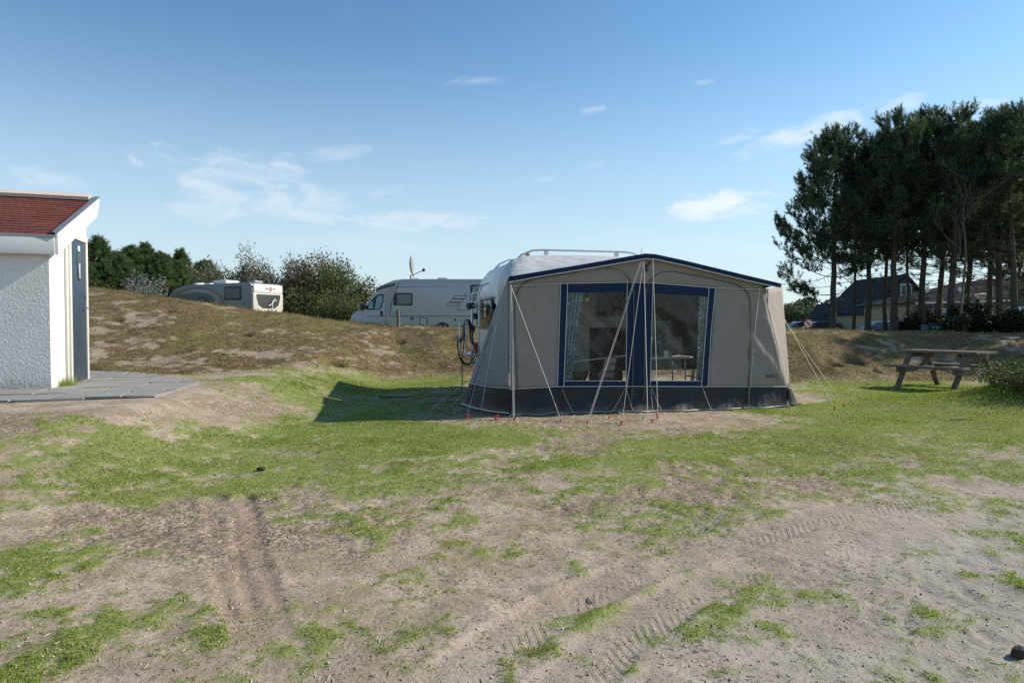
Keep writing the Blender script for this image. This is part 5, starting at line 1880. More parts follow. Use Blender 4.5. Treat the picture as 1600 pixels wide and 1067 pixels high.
    # wheel arches and wheels
    for px in (573, 690):
        cx = q(px, 0)[0]
        ar = MB()
        pts = [(cx + .47 * math.cos(a), .34 + .47 * math.sin(a)) for a in np.linspace(0, math.pi, 16)]
        ins = [(cx + .40 * math.cos(a), .34 + .40 * math.sin(a)) for a in np.linspace(math.pi, 0, 16)]
        n = 16
        vs = [(p_[0], -.03, p_[1]) for p_ in pts] + [(p_[0], -.03, p_[1]) for p_ in ins[::-1]]
        vs += [(v[0], .06, v[2]) for v in vs]
        fs = [(i, i + 1, n + i + 1, n + i) for i in range(n - 1)] + [(i, 2 * n + i, 2 * n + i + 1, i + 1) for i in range(n - 1)] + [(n + i, n + i + 1, 3 * n + i + 1, 3 * n + i) for i in range(n - 1)]
        ar.add(vs, fs)
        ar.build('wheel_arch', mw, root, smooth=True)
        MB().prism([(cx + .40 * math.cos(a), .34 + .40 * math.sin(a)) for a in np.linspace(0, math.pi, 16)], 'y', -.012, .0).build('arch_liner', M_BLACK, root)
        wheel(root, cx, .07, .33, .2, -1)
        wheel(root, cx, Wd - .12, .33, .2, 1)
    # satellite dish and roof fittings
    x0 = q(637, 0)[0]
    zt = q(0, 436)[1]
    MB().box(q(634, 0)[0], q(651, 0)[0], .7, 1.3, zt - .005, zt + .09).build('dish_base', simple('dish_white', (.66, .66, .66, 1), .4), root, bevel=.03)
    ds = MB().lathe([(.01, .0), (.2, .02), (.36, .07), (.46, .13), (.47, .15), (.35, .10), (.2, .05), (.01, .03)], 24)
    M = Matrix.Translation((q(633.5, 0)[0], 1.0, zt + .62)) @ Matrix.Rotation(R(82), 4, 'Y')
    ds.v = [tuple(M @ Vector((v[0] * 1.12, v[1], v[2]))) for v in ds.v]
    ds.build('dish', simple('dish_grey', (.30, .31, .32, 1), .5), root, smooth=True)
    ar = MB().tube([(q(635, 0)[0], 1.0, zt + .22), (q(648, 0)[0], 1.0, zt + .38), (q(655, 0)[0], 1.0, zt + .46)], .018, 8)
    ar.tube([(q(634.5, 0)[0], 1.0, zt + .05), (q(635, 0)[0], 1.0, zt + .25)], .03, 8)
    ar.box(q(654, 0)[0], q(658, 0)[0], .93, 1.07, zt + .42, zt + .56)
    ar.build('dish_arm', M_BLACK, root, smooth=True)
    MB().box(q(664, 0)[0], q(680, 0)[0], .5, 1.2, zt - .004, zt + .03).build('solar_panel', md, root)
    MB().box(q(680, 0)[0], q(696, 0)[0], .6, 1.2, zt - .004, zt + .10).build('roof_hatch', simple('hatch_smoke', (.3, .31, .31, 1), .3), root, bevel=.03)


build_white_motorhome()


def build_car(name, lab, loc, rz, col, kind='car', scale=1.0):
    """hatchback, x forward, origin on the ground at its centre"""
    root = empty(name, loc, rz)
    root.scale = (scale,) * 3
    tag(root, lab, 'car', 'cars parked by the houses')
    mp = simple('car_paint', col, .25, .03)
    L, Wd = 4.0, 1.72
    lower = [(-2.0, .30), (2.0, .28), (2.02, .55), (1.9, .72), (1.1, .90), (-1.95, .95), (-2.03, .6)]
    MB().prism(lower, 'y', -Wd / 2, Wd / 2).build('body', mp, root, bevel=.06, seg=2)
    cab = [(-1.9, .93), (-1.62, 1.36), (-1.2, 1.46), (.1, 1.46), (.45, 1.38), (1.15, .90)]
    MB().prism(cab, 'y', -Wd / 2 + .10, Wd / 2 - .10).build('cabin', mp, root, bevel=.05, seg=2)
    for s in (-1, 1):
        yo = s * (Wd / 2 - .098)
        for pts in [[(-.35, .98), (-.35, 1.38), (.12, 1.38), (.40, 1.31), (.85, .99)], [(-.42, .98), (-.42, 1.38), (-1.15, 1.38), (-1.5, 1.28), (-1.62, .98)]]:
            MB().prism(pts, 'y', yo, yo + s * .006).build('side_window', M_DARKGLASS, root)
        wheel(root, 1.25, s * (Wd / 2 - .10), .31, .2, s)
        wheel(root, -1.25, s * (Wd / 2 - .10), .31, .2, s)
        MB().box(1.85, 2.0, s * .62 - .14, s * .62 + .14, .58, .72).build('headlight', simple('lamp_clear', (.7, .72, .74, 1), .1), root, bevel=.03)
        MB().box(-2.02, -1.92, s * .68 - .10, s * .68 + .10, .68, .92).build('tail_light', bpy.data.materials['lamp_red'], root, bevel=.03)
        MB().box(.55, .72, s * .84, s * 1.0, .92, 1.04).build('wing_mirror', mp, root, bevel=.02)
    M = MB().add([(.47, -.66, 1.375), (.47, .66, 1.375), (1.14, .72, .925), (1.14, -.72, .925), (.475, -.66, 1.385), (.475, .66, 1.385), (1.15, .72, .935), (1.15, -.72, .935)],
                 [(4, 5, 6, 7), (0, 3, 2, 1), (0, 1, 5, 4), (2, 3, 7, 6)])
    M.build('windscreen', M_DARKGLASS, root)
    M = MB().add([(-1.64, -.62, 1.345), (-1.64, .62, 1.345), (-1.90, .68, .96), (-1.90, -.68, .96), (-1.65, -.62, 1.35), (-1.65, .62, 1.35), (-1.915, .68, .96), (-1.915, -.68, .96)],
                 [(4, 5, 6, 7), (0, 3, 2, 1)])
    M.build('rear_window', M_DARKGLASS, root)
    return root


def on_ground(px, Y, dz=0.0):
    x = (px - 800) / F * Y
    return (x, Y, float(gz(x, Y)) + dz)


build_car('parked_car', 'dark blue hatchback parked between two pine trunks', on_ground(1403, 40), R(200), (.012, .035, .05, 1))
build_car('parked_car', 'silver car nose half hidden by a pine trunk beside the dark hatchback', on_ground(1374, 50), R(178), (.05, .055, .06, 1))
build_car('parked_car', 'pale blue car left of the round traffic sign', on_ground(1247, 72), R(185), (.10, .13, .16, 1))
build_car('parked_car', 'dark green car right of the round traffic sign', on_ground(1277, 66), R(170), (.02, .07, .06, 1))
build_car('parked_car', 'white car partly hidden by the trunk of the leftmost pine', on_ground(1296, 76), R(182), (.3, .3, .3, 1))
build_car('parked_car', 'silver car at the far right behind the dark bushes', on_ground(1606, 33), R(165), (.2, .21, .22, 1))
# ------------------------------------------------------------------ picnic table, posts, signs, lamp, small things
def wood(name, col, var=.22):
    t = NT(name)
    v = t.coords('Object', (.6, 6, 6))
    g = t.noise(7, 6, .65, v, .6)
    col_ = t.mix(t.smooth(g, .3, .72), tuple(c * (1 + var) for c in col[:3]) + (1,), tuple(c * (1 - 2 * var) for c in col[:3]) + (1,))
    col_ = t.mix(t.math('MULTIPLY', t.smooth(t.noise(2.5, 5, .7, t.coords('Object')), .5, .72), .4), col_, (.07, .075, .045, 1))
    return t.done(t.bsdf(col_, .85, t.bump(g, .4, .006), 0, .25))


M_WOODS = [wood('weathered_wood_%d' % k, c) for k, c in enumerate([(.155, .132, .112, 1), (.125, .106, .092, 1), (.185, .158, .134, 1)])]


def build_picnic_table():
    ang = R(-62)
    c = np.array([(1478 - 800) / F * 13.4, 13.4])
    z0 = float(gz(c[0], c[1]))
    half = .54
    root = empty('picnic_table', (c[0], c[1], z0), ang)
    tag(root, 'weathered wooden picnic table with attached benches on the grass', 'picnic table')
    rng = random.Random(9)
    L = 1.52

    def plank(name, x0, x1, y0, y1, z0_, z1, k):
        m = MB().box(x0, x1, y0, y1, z0_ + rng.uniform(-.002, .002), z1 + rng.uniform(-.003, .003))
        return m.build(name, M_WOODS[k % 3], root, bevel=.005, seg=1)
    H = .745
    w = .138
    for k in range(5):
        y = -.36 + k * .145
        plank('tabletop_plank', -L / 2 + rng.uniform(-.01, .01), L / 2 + rng.uniform(-.01, .01), y, y + w, H - .042, H, k)
    for s in (-1, 1):
        for j in range(2):
            y0 = s * .67 + (j - 1) * .142
            plank('bench_plank', -L / 2 + rng.uniform(-.01, .01), L / 2 + rng.uniform(-.01, .01), y0, y0 + w, .415, .455, k + j)
    for e in (-1, 1):
        x = e * half
        p0 = root.matrix_world
        for s in (-1, 1):
            cx, cy = math.cos(ang), math.sin(ang)
            fx, fy = c[0] + cx * x - cy * s * .70, c[1] + cy * x + cx * s * .70
            zf = float(gz(fx, fy)) - z0 - .02
            MB().bar((x, s * .70, zf), (x, s * .27, H - .045), .045, .10, (1, 0, 0)).build('leg', M_WOODS[(s + 1) // 2], root, bevel=.004, seg=1)
        MB().box(x + .025, x + .065, -.78, .78, .315, .413).build('bench_bearer', M_WOODS[2], root, bevel=.004, seg=1)
        MB().box(x + .025, x + .065, -.34, .34, H - .135, H - .044).build('top_bearer', M_WOODS[1], root, bevel=.004, seg=1)
        MB().bar((x, 0, .37), (x - e * .30, 0, H - .06), .045, .07, (0, 1, 0)).build('brace', M_WOODS[0], root, bevel=.004, seg=1)


build_picnic_table()

# stake on the dune crest
p = at(622, 510, 19.6)
p[2] = float(gz(p[0], p[1]))
m = MB().tube([(p[0], p[1], p[2] - .15), (p[0] + .01, p[1], p[2] + .2), (p[0] - .006, p[1], p[2] + .47)], [.052, .050, .046], 10)
tag(m.build('wooden_stake', M_WOODS[2], None, smooth=True), 'short grey wooden stake on the dune crest before the white motorhome', 'stake')

# round no-left-turn sign with a blue plate
x, Y, z = on_ground(1263, 44)
root = empty('traffic_sign', (x, Y, z))
tag(root, 'round red rimmed traffic sign with a blue plate beneath it', 'traffic sign')
zt = float(at(1263, 505.5, Y)[2]) - z
MB().tube([(0, .03, -.2), (0, .03, zt + .3)], .03, 8).build('post', M_STEEL, root, smooth=True)
dk = MB().prism(ellipse_poly(0, zt, .30, .30, 32), 'y', 0, .012).build('disc', simple('sign_red', (.55, .03, .03, 1), .4), root)
MB().prism(ellipse_poly(0, zt, .235, .235, 32), 'y', -.004, -.001).build('disc_face', simple('sign_white', (.75, .75, .73, 1), .4), dk)
ar = MB().bar((.05, -.007, zt - .14), (.05, -.007, zt + .02), .05, .004, (0, 1, 0))
ar.bar((.05, -.007, zt + .0), (-.07, -.007, zt + .06), .05, .004, (0, 1, 0))
ar.prism([(-.06, zt + .12), (-.15, zt + .07), (-.07, zt - .01)], 'y', -.009, -.005)
ar.build('arrow', M_BLACK, dk)
MB().bar((-.17, -.0115, zt + .17), (.17, -.0115, zt - .17), .05, .004, (0, 1, 0)).build('slash', bpy.data.materials['sign_red'], dk)
MB().box(-.28, .28, 0, .012, zt - .62, zt - .36).build('plate', simple('sign_blue', (.03, .16, .42, 1), .4), root)

# green park sign: two lines of white lettering too small to read
x, Y, z = on_ground(1464, 24.6)
root = empty('park_sign', (x, Y, z), R(-6))
tag(root, 'low dark green park sign with white lettering under the pines', 'sign')
w2 = 16.5 / F * Y / 1.0
z0_, z1_ = .02, float(at(1464, 505, Y)[2]) - z
mgreen = simple('sign_green', (.012, .05, .042, 1), .5)
MB().box(-.27, .30, -.02, .02, .04, max(z1_, .42)).build('panel', mgreen, root, bevel=.004)
MB().box(-.52, -.28, .02, .06, .02, max(z1_, .42) - .06).build('side_box', simple('sign_box_grey', (.16, .18, .19, 1), .6), root, bevel=.004)
for x_ in (-.2, .24):
    MB().box(x_ - .03, x_ + .03, .021, .06, -.15, max(z1_, .42)).build('post', M_WOODS[1], root)
mwh = simple('sign_lettering', (.60, .62, .60, 1), .5)
lt = MB()
zz = max(z1_, .42)
rng = random.Random(3)
for row, (xa, zc) in enumerate([(-.05, zz - .13), (-.05, zz - .18), (-.05, zz - .29)]):
    xx = xa
    while xx < .24 - .05 * (row == 1):
        wl_ = rng.uniform(.012, .022)
        lt.box(xx, xx + wl_, -.024, -.0215, zc - .016, zc + .012 + rng.choice([0, 0, .008]))
        xx += wl_ + .007
lt.build('lettering', mwh, root)
for zc in (zz - .15, zz - .29):
    MB().prism(ellipse_poly(-.14, zc, .036, .036, 16), 'y', -.024, -.0215).build('icon', mwh, root)

# mushroom lamp
x, Y, z = on_ground(1533, 34)
root = empty('street_lamp', (x, Y, z))
tag(root, 'white mushroom street lamp among the dark pines', 'street lamp')
zt = float(at(1533, 468, Y)[2]) - z
MB().tube([(0, 0, -.2), (0, 0, zt)], [.055, .045], 12).build('post', simple('lamp_post_white', (.6, .6, .58, 1), .5), root, smooth=True)
MB().lathe([(.05, zt - .06), (.08, zt - .02), (.30, zt + .20), (.31, zt + .23)], 24).build('lamp_bowl', simple('lamp_opal', (.72, .70, .64, 1), .35), root, smooth=True)
MB().lathe([(.325, zt + .232), (.32, zt + .25), (.18, zt + .30), (.03, zt + .315)], 24).build('lamp_cap', simple('lamp_cap', (.62, .62, .60, 1), .4), root, smooth=True)


def lump(name, lab, cat, p, r, mat, seed, sq=(1, 1, .7)):
    rng = np.random.RandomState(seed)
    n1, n2 = 7, 10
    vs = [(0, 0, 1)]
    for i in range(1, n1):
        for k in range(n2):
            t_, a_ = math.pi * i / n1, 2 * math.pi * k / n2
            d = .78 + .44 * rng.rand()
            vs.append((math.sin(t_) * math.cos(a_) * d, math.sin(t_) * math.sin(a_) * d, math.cos(t_) * d))
    vs.append((0, 0, -1))
    fs = [(0, 1 + k, 1 + (k + 1) % n2) for k in range(n2)]
    for i in range(n1 - 2):
        for k in range(n2):
            a_ = 1 + i * n2
            fs.append((a_ + k, a_ + n2 + k, a_ + n2 + (k + 1) % n2, a_ + (k + 1) % n2))
    b = 1 + (n1 - 2) * n2
    fs += [(b + (k + 1) % n2, b + k, len(vs) - 1) for k in range(n2)]
    m = MB().add([(p[0] + v[0] * r * sq[0], p[1] + v[1] * r * sq[1], p[2] + r * sq[2] * .55 + v[2] * r * sq[2]) for v in vs], fs)
    o = m.build(name, mat, None, smooth=True)
    tag(o, lab, cat)
    return o


m_clod = simple('dark_clod', (.045, .036, .028, 1), .95, .4, 30, .6, 50)
lump('dark_clod', 'dark clod lying on the green grass left of the awning', 'clod', G(408, 735), .035, m_clod, 1)
lump('dark_clod', 'dark lump cut by the lower right picture edge', 'clod', G(1594, 1026), .035, m_clod, 2, (1.1, .8, .9))
p = G(920, 940)
m = MB().tube([(p[0] + .0, p[1] + .04, p[2] + .006), (p[0] + .003, p[1], p[2] + .008), (p[0] + .012, p[1] - .03, p[2] + .005)], [.003, .004, .003], 6)
tag(m.build('twig', simple('twig_bark', (.05, .038, .028, 1), .9, .3, 40), None, smooth=True), 'short dark twig lying on the sand in the foreground', 'twig')
p = G(1500, 658)
m = MB().tube([(p[0] - .13, p[1], p[2] + .02), (p[0], p[1] + .01, p[2] + .025), (p[0] + .16, p[1] - .01, p[2] + .02)], [.008, .010, .006], 6)
tag(m.build('twig', simple('twig_grey', (.13, .10, .08, 1), .9, .3, 40), None, smooth=True), 'grey branch piece lying on the grass below the picnic table', 'twig')

# tuft of grass at the foot of the shed wall
rng_ = np.random.RandomState(8)
n = 260
bx = shed_frame(-.06, .42)
x_ = bx[0] + rng_.randn(n) * .05; y_ = bx[1] + rng_.randn(n) * .09
hh = .05 + .11 * rng_.rand(n)
a_ = rng_.rand(n) * 6.28
V = np.stack([np.stack([x_ - np.cos(a_) * .003, y_ - np.sin(a_) * .003, np.full(n, PAVE_Z - .005)], -1), np.stack([x_ + np.cos(a_) * .003, y_ + np.sin(a_) * .003, np.full(n, PAVE_Z - .005)], -1),
              np.stack([x_ + rng_.randn(n) * .04, y_ + rng_.randn(n) * .04, PAVE_Z + hh], -1)], 1).reshape(-1, 3)
me = np_mesh('grass_tuft', V, np.arange(3 * n).reshape(n, 3), dict(tone=np.repeat(rng_.rand(n), 3), dry=np.repeat((rng_.rand(n) < .2) * .7, 3)))
tag(link('grass_tuft', me, bpy.data.materials['grass']), 'tuft of green grass at the foot of the white shed wall', 'grass tuft')


# ------------------------------------------------------------------ trees and bushes
M_BARK = simple('pine_bark', (.085, .066, .052, 1), .95, .4, 8, .8, 22, stretch=(1, 1, .35), bdist=.03)
M_NEEDLE = leafmat('pine_needles', (.032, .062, .034, 1), (.095, .145, .064, 1), .35, .5)
M_NEEDLE_L = leafmat('young_pine_needles', (.050, .092, .030, 1), (.150, .205, .072, 1), .4, .55)


def needle_tufts(pos, dirs, rng, n_need=20, shoot=.22, length=.11, width=.014, zsplit=None):
    """tufts of needles along short shoots: one triangle per needle"""
    m = len(pos)
    d = dirs / np.linalg.norm(dirs, axis=1, keepdims=True)
    t = rng.rand(m, n_need)
    base = pos[:, None] + d[:, None] * (t * shoot * np.clip(np.linalg.norm(dirs, axis=1), .8, 2.0)[:, None])[..., None]
    rv = rng.randn(m, n_need, 3)
    rv -= (rv * d[:, None]).sum(-1, keepdims=True) * d[:, None]
    rv /= np.linalg.norm(rv, axis=-1, keepdims=True) + 1e-9
    nd = rv * .8 + d[:, None] * (.55 + .5 * t[..., None])
    nd /= np.linalg.norm(nd, axis=-1, keepdims=True)
    L = length * (.7 + .6 * rng.rand(m, n_need, 1))
    tip = base + nd * L
    sd = np.cross(nd, rng.randn(m, n_need, 3))
    sd /= np.linalg.norm(sd, axis=-1, keepdims=True) + 1e-9
    V = np.stack([base - sd * width / 2, base + sd * width / 2, tip], 2).reshape(-1, 3)
    cl = fbm(pos[:, 0] * 2.3 + pos[:, 2] * 1.7 + 40, pos[:, 1] * 2.3 + pos[:, 2] * 1.1 + 40, 2)
    tone = np.repeat(np.clip((cl[:, None] - .5) * 2.2 + .15 + rng.rand(m)[:, None] * .5 + .3 * rng.rand(m, n_need), 0, 1).ravel(), 3)
    return V, tone


def pine_mesh(H, r0, crown0, rad, seed, lean=(0, 0), side=1.0, dead=1.0, need=20, low_side=None, conic=.0):
    """returns (trunk MB, branch MB, crown V, tone). Heights in metres."""
    rng = np.random.RandomState(seed)
    trunk, br = MB(), MB()
    zs = np.linspace(-.25, H * .985, 12)
    wob = np.cumsum(rng.randn(12, 2) * .035, axis=0)
    cx = lambda z: np.array([np.interp(z, zs, wob[:, 0]) + lean[0] * z / H, np.interp(z, zs, wob[:, 1]) + lean[1] * z / H])
    pts, rs = [], []
    for z in zs:
        c = cx(z)
        pts.append((c[0], c[1], z))
        f = max(z, 0) / H
        rs.append(r0 * (1 - .82 * f ** .9) * (1.22 if z < 0 else 1 + .12 * math.exp(-z * 3)))
    trunk.tube(pts, rs, 10)
    P, Dn = [], []
    z = H * .16
    while z < H * .985:
        f = z / H
        nb = rng.randint(3, 6)
        a0 = rng.rand() * 6.28
        for k in range(nb):
            a = a0 + 6.28 * k / nb + rng.randn() * .3
            ca, sa = math.cos(a), math.sin(a)
            c0 = crown0
            if low_side is not None:
                c0 = crown0 - low_side[1] * max(0, ca * math.cos(low_side[0]) + sa * math.sin(low_side[0]))
            alive = f > c0 + rng.randn() * .03
            g = np.clip((f - c0) / (1 - c0), 0, 1)
            if alive and conic == 0 and rng.rand() > (.45 if low_side is None else .68) + 1.1 * g:
                alive = False
            if alive:
                prof = (1 - g) ** (.42 + conic) * (.72 + .28 * math.sin(min(1, g * 3.2) * math.pi / 2)) + .05
                L = rad * prof * (.7 + .5 * rng.rand())
                el = R(-8 + 62 * g ** 1.3 + rng.randn() * 8)
            else:
                if rng.rand() > .60 * dead:
                    continue
                L = rad * (.35 + .55 * rng.rand())
                el = R(-14 + rng.randn() * 14)
            b0 = np.array([*cx(z), z])
            dh = np.array([ca, sa, 0])
            n = 6
            bp = []
            bend = rng.randn() * .18
            for i in range(n):
                s = i / (n - 1)
                e = el + (R(26) * s if alive else R(14) * s)
                off = dh * math.cos(e) * L * s + np.array([-sa, ca, 0]) * bend * L * s * s
                bp.append(b0 + off + np.array([0, 0, L * s * math.sin(e)]))
            rb = max(.010, r0 * .17 * (L / rad) * (1 - .5 * f))
            br.tube(bp, [rb * (1 - .8 * i / (n - 1)) for i in range(n)], 5, caps=False)
            bp = np.array(bp)
            nt = int((6.5 if alive else 5) * L / 1.0) + 2
            for j in range(nt):
                s = (.22 + .78 * rng.rand()) if alive else .25 + .75 * rng.rand()
                q = np.array([np.interp(s, np.linspace(0, 1, n), bp[:, c]) for c in range(3)])
                sa2 = rng.choice([-1, 1]) * (.5 + .6 * rng.rand())
                dd = dh * math.cos(sa2) + np.array([-sa, ca, 0]) * math.sin(sa2) + np.array([0, 0, (.15 + .5 * rng.rand()) if alive else rng.randn() * .3])
                dd /= np.linalg.norm(dd)
                tl = (.18 + .34 * rng.rand()) * min(1, L) * (1.2 - .4 * s)
                e_ = q + dd * tl
                if not alive:
                    tl *= 1.6
                    e_ = q + dd * tl + np.array([0, 0, -.03])
                    br.tube([q, (q + e_) / 2 + rng.randn(3) * .02, e_], [.008, .006, .003], 4, caps=False)
                    if rng.rand() < .10:
                        P.append(e_); Dn.append(dd + np.array([0, 0, .4]))
                    continue
                br.tube([q, e_], [.009, .005], 4, caps=False)
                for w in range(2):
                    P.append(e_ - dd * tl * rng.rand() * .6 + rng.randn(3) * .04)
                    Dn.append(dd * .5 + np.array([0, 0, .55 + .5 * rng.rand()]) + rng.randn(3) * .35)
            if alive:
                for w in range(5):
                    P.append(bp[-1] - (bp[-1] - bp[-2]) * rng.rand() * .8 + rng.randn(3) * .04)
                    Dn.append(1.5 * ((bp[-1] - bp[-2]) / np.linalg.norm(bp[-1] - bp[-2]) + np.array([0, 0, .9]) + rng.randn(3) * .25))
        z += H * (.034 + .012 * rng.rand()) * (.85 if f > crown0 else 1.15)
    for k in range(14):
        c = cx(H * .98)
        P.append(np.array([c[0], c[1], H * (.93 + .07 * rng.rand())]) + rng.randn(3) * .06)
        Dn.append(np.array([0, 0, 1]) + rng.randn(3) * .3)
    V, tone = needle_tufts(np.array(P), np.array(Dn), rng, need, .22, .135, .025)
    return trunk, br, V, tone


def make_pine(spec):
    tr, br, V, tone = pine_mesh(**spec)
    root = empty('pine_tree')
    tr.build('trunk', M_BARK, root, smooth=True)
    br.build('branches', M_BARK, root, smooth=True)
    me = np_mesh('crown', V, np.arange(len(V)).reshape(-1, 3), dict(tone=tone))
    link('crown', me, M_NEEDLE, root)
    return root


def clone(src):
    c = src.copy()
    COL.objects.link(c)
    for ch in [o for o in bpy.data.objects if o.parent == src]:
        k = ch.copy()
        COL.objects.link(k)
        k.parent = c
    return c


GR = 'tall pines on the right'
V1 = make_pine(dict(H=7.2, r0=.14, crown0=.30, rad=2.75, seed=11, low_side=(math.pi, .17), dead=1.0, need=30))
V2 = make_pine(dict(H=8.3, r0=.15, crown0=.36, rad=2.3, seed=23, dead=1.0, need=28))
V3 = make_pine(dict(H=8.5, r0=.16, crown0=.38, rad=2.4, seed=37, dead=.9, lean=(.25, 0), need=28))
V4 = make_pine(dict(H=7.6, r0=.09, crown0=.42, rad=1.7, seed=41, dead=1.1, need=28))
SRC = [V1, V2, V3, V4]
used = [False] * 4


def put_pine(k, px, Y, rz, sc, lab, tilt=(0, 0), sxy=1.0):
    o = SRC[k] if not used[k] else clone(SRC[k])
    used[k] = True
    o.location = on_ground(px, Y)
    o.rotation_euler = (tilt[0], tilt[1], rz)
    sc = sc * .89
    o.scale = (sc * sxy, sc * sxy, sc)
    tag(o, lab, 'tree', GR)


put_pine(0, 1298, 27.0, 0, 1.1, 'leftmost tall pine with a bushy crown leaning over the awning')
put_pine(3, 1333, 29.5, .6, .96, 'slender pine trunk second from the left of the grove')
put_pine(1, 1357, 27.0, 1.1, .93, 'third pine from the left with a thick sunlit trunk edge')
put_pine(3, 1383, 27.5, 2.9, 1.12, 'thin straight pine before the gabled house')
put_pine(2, 1397, 26.0, 4.1, .99, 'slightly leaning pine rising before the gabled house window', (0, R(2)))
put_pine(1, 1440, 26.5, 2.6, 1.07, 'tall pine between the gabled house and the low house')
put_pine(2, 1482, 25.0, .3, 1.0, 'thick trunked pine standing beside the park sign')
put_pine(1, 1560, 26.0, 5.2, 1.05, 'tall pine behind the mushroom lamp on its right side')
put_pine(2, 1588, 24.0, 1.9, .98, 'rightmost pine trunk near the picture edge')
put_pine(3, 1420, 33.0, 4.4, 1.2, 'pine in the second row behind the gap beside the dark hatchback')
put_pine(1, 1512, 33.0, 3.6, 1.22, 'pine in the second row left of the mushroom lamp')
put_pine(2, 1462, 34.0, 5.6, 1.2, 'pine in the second row before the low house roof')
put_pine(0, 1545, 31.0, 2.2, 1.25, 'broad pine in the second row right of the mushroom lamp')
put_pine(0, 1640, 27.5, 4.0, 1.1, 'pine mostly outside the right picture edge, nearest its rightmost trunk')
put_pine(1, 1790, 22.0, 1.0, 1.0, 'pine outside the right picture edge shading the slope')
put_pine(2, 1880, 20.0, 3.0, 1.0, 'farther pine outside the right picture edge shading the slope')

# bare dead tree among the pines
rng = np.random.RandomState(5)
m = MB()
def twigs(b, d, L, r, lev):
    e = b + d * L
    mid = (b + e) / 2 + rng.randn(3) * L * .06
    m.tube([b, mid, e], [r, r * .75, r * .45], 5, caps=False)
    if lev == 0:
        return
    for k in range(rng.randint(3, 6)):
        s = .35 + .65 * rng.rand()
        dd = d + rng.randn(3) * .55
        dd[2] += .25
        dd /= np.linalg.norm(dd)
        twigs(b + (e - b) * s, dd, L * (.42 + .2 * rng.rand()), r * .45, lev - 1)
root = empty('bare_tree', on_ground(1497, 23.5))
tag(root, 'bare grey dead tree in front of the pine crowns', 'tree')
twigs(np.array([0, 0, -.2]), np.array([.02, 0, 1.0]), 4.6, .045, 0)
for k in range(9):
    twigs(np.array([.02 * k / 3, 0, 2.6 + .2 * k]), np.array([rng.randn() * .5, rng.randn() * .3, .75]), 1.1 + .7 * rng.rand(), .014, 2)
m.build('trunk', simple('dead_bark', (.11, .095, .085, 1), .9, .3, 10), root, smooth=True)


# leafy bushes -------------------------------------------------------------
def leaf_bush(name, lab, cat, loc, rx, ry, h, n, size, mats, seed, group=None, stems=9, shell=.55, droop=0.0, thing_parts=('stems', 'foliage')):
    rng = np.random.RandomState(seed)
    root = empty(name, loc)
    tag(root, lab, cat, group)
    # overlapping clumps on curved stems
    m = MB()
    cl = []
    for k in range(stems):
        a = 6.28 * k / stems + rng.randn() * .3
        rr = .25 + .6 * rng.rand()
        tip = np.array([math.cos(a) * rx * rr, math.sin(a) * ry * rr, h * (.55 + .42 * rng.rand() * (1.1 - .5 * rr))])
        b = np.array([tip[0] * .15, tip[1] * .15, -.1])
        mid = (b + tip) / 2 + np.array([0, 0, h * .12])
        m.tube([b, mid, tip], [.035 * h / 2, .022 * h / 2, .008], 5, caps=False)
        cl.append((tip, .30 * h * (.7 + .6 * rng.rand())))
        for j in range(4):
            s = .35 + .6 * rng.rand()
            q = b + (tip - b) * s + rng.randn(3) * np.array([rx, ry, h]) * .16
            q[2] = max(q[2], .12 * h)
            m.tube([b + (tip - b) * s * .8, q], [.012 * h / 2, .005], 4, caps=False)
            cl.append((q, .22 * h * (.6 + .7 * rng.rand())))
    m.build('stems', M_BARK, root, smooth=True)
    w = np.array([c[1] ** 2 for c in cl]); w /= w.sum()
    ci = rng.choice(len(cl), n, p=w)
    ctr = np.array([c[0] for c in cl])[ci]; cr = np.array([c[1] for c in cl])[ci]
    u = rng.randn(n, 3); u /= np.linalg.norm(u, axis=1, keepdims=True)
    rad = cr * (shell + (1 - shell) * rng.rand(n) ** .7) * (1 + .22 * rng.randn(n))
    p = ctr + u * rad[:, None] * np.array([rx / (h * .8), ry / (h * .8), .85])
    p[:, 2] = np.maximum(p[:, 2], .02 + .1 * rng.rand(n))
    d = u * .6 + rng.randn(n, 3) * .7 + np.array([0, 0, .5])
    d /= np.linalg.norm(d, axis=1, keepdims=True)
    s = np.cross(d, rng.randn(n, 3)); s /= np.linalg.norm(s, axis=1, keepdims=True)
    L = size * (.6 + .8 * rng.rand(n, 1))
    V = np.stack([p, p + d * L * .5 + s * L * .22, p + d * L, p + d * L * .5 - s * L * .22], 1).reshape(-1, 3)
    tone = np.repeat(np.clip(.5 + .5 * rng.randn(n) * .6 + .25 * (rng.rand(len(cl))[ci] - .5), 0, 1), 4)
    me = np_mesh('foliage', V, np.arange(4 * n).reshape(n, 4), dict(tone=tone))
    link('foliage', me, mats, root)
    return root


M_WILLOW = leafmat('buckthorn_leaves', (.085, .092, .055, 1), (.215, .215, .140, 1), .25, .6)
M_WILLOWG = leafmat('willow_leaves', (.065, .092, .030, 1), (.165, .185, .072, 1), .3, .6)
M_RUST = leafmat('rusty_leaves', (.110, .068, .036, 1), (.20, .160, .085, 1), .25, .6)
M_GREYB = leafmat('grey_leaves', (.11, .125, .105, 1), (.26, .275, .235, 1), .2, .6)
GB = 'scrub behind the motorhomes'


def bush_px(px, ptop, Y, wpx, lab, mat, seed, n, size=.15, name='bush', group=GB):
    x, _, z = on_ground(px, Y)
    top = at(px, ptop, Y)[2]
    h = max(top - z, .4)
    r = wpx / 2 * Y / F
    leaf_bush(name, lab, 'bush', (x, Y, z), r, min(r, 2.2), h, n, size, mat, seed, group, stems=10)


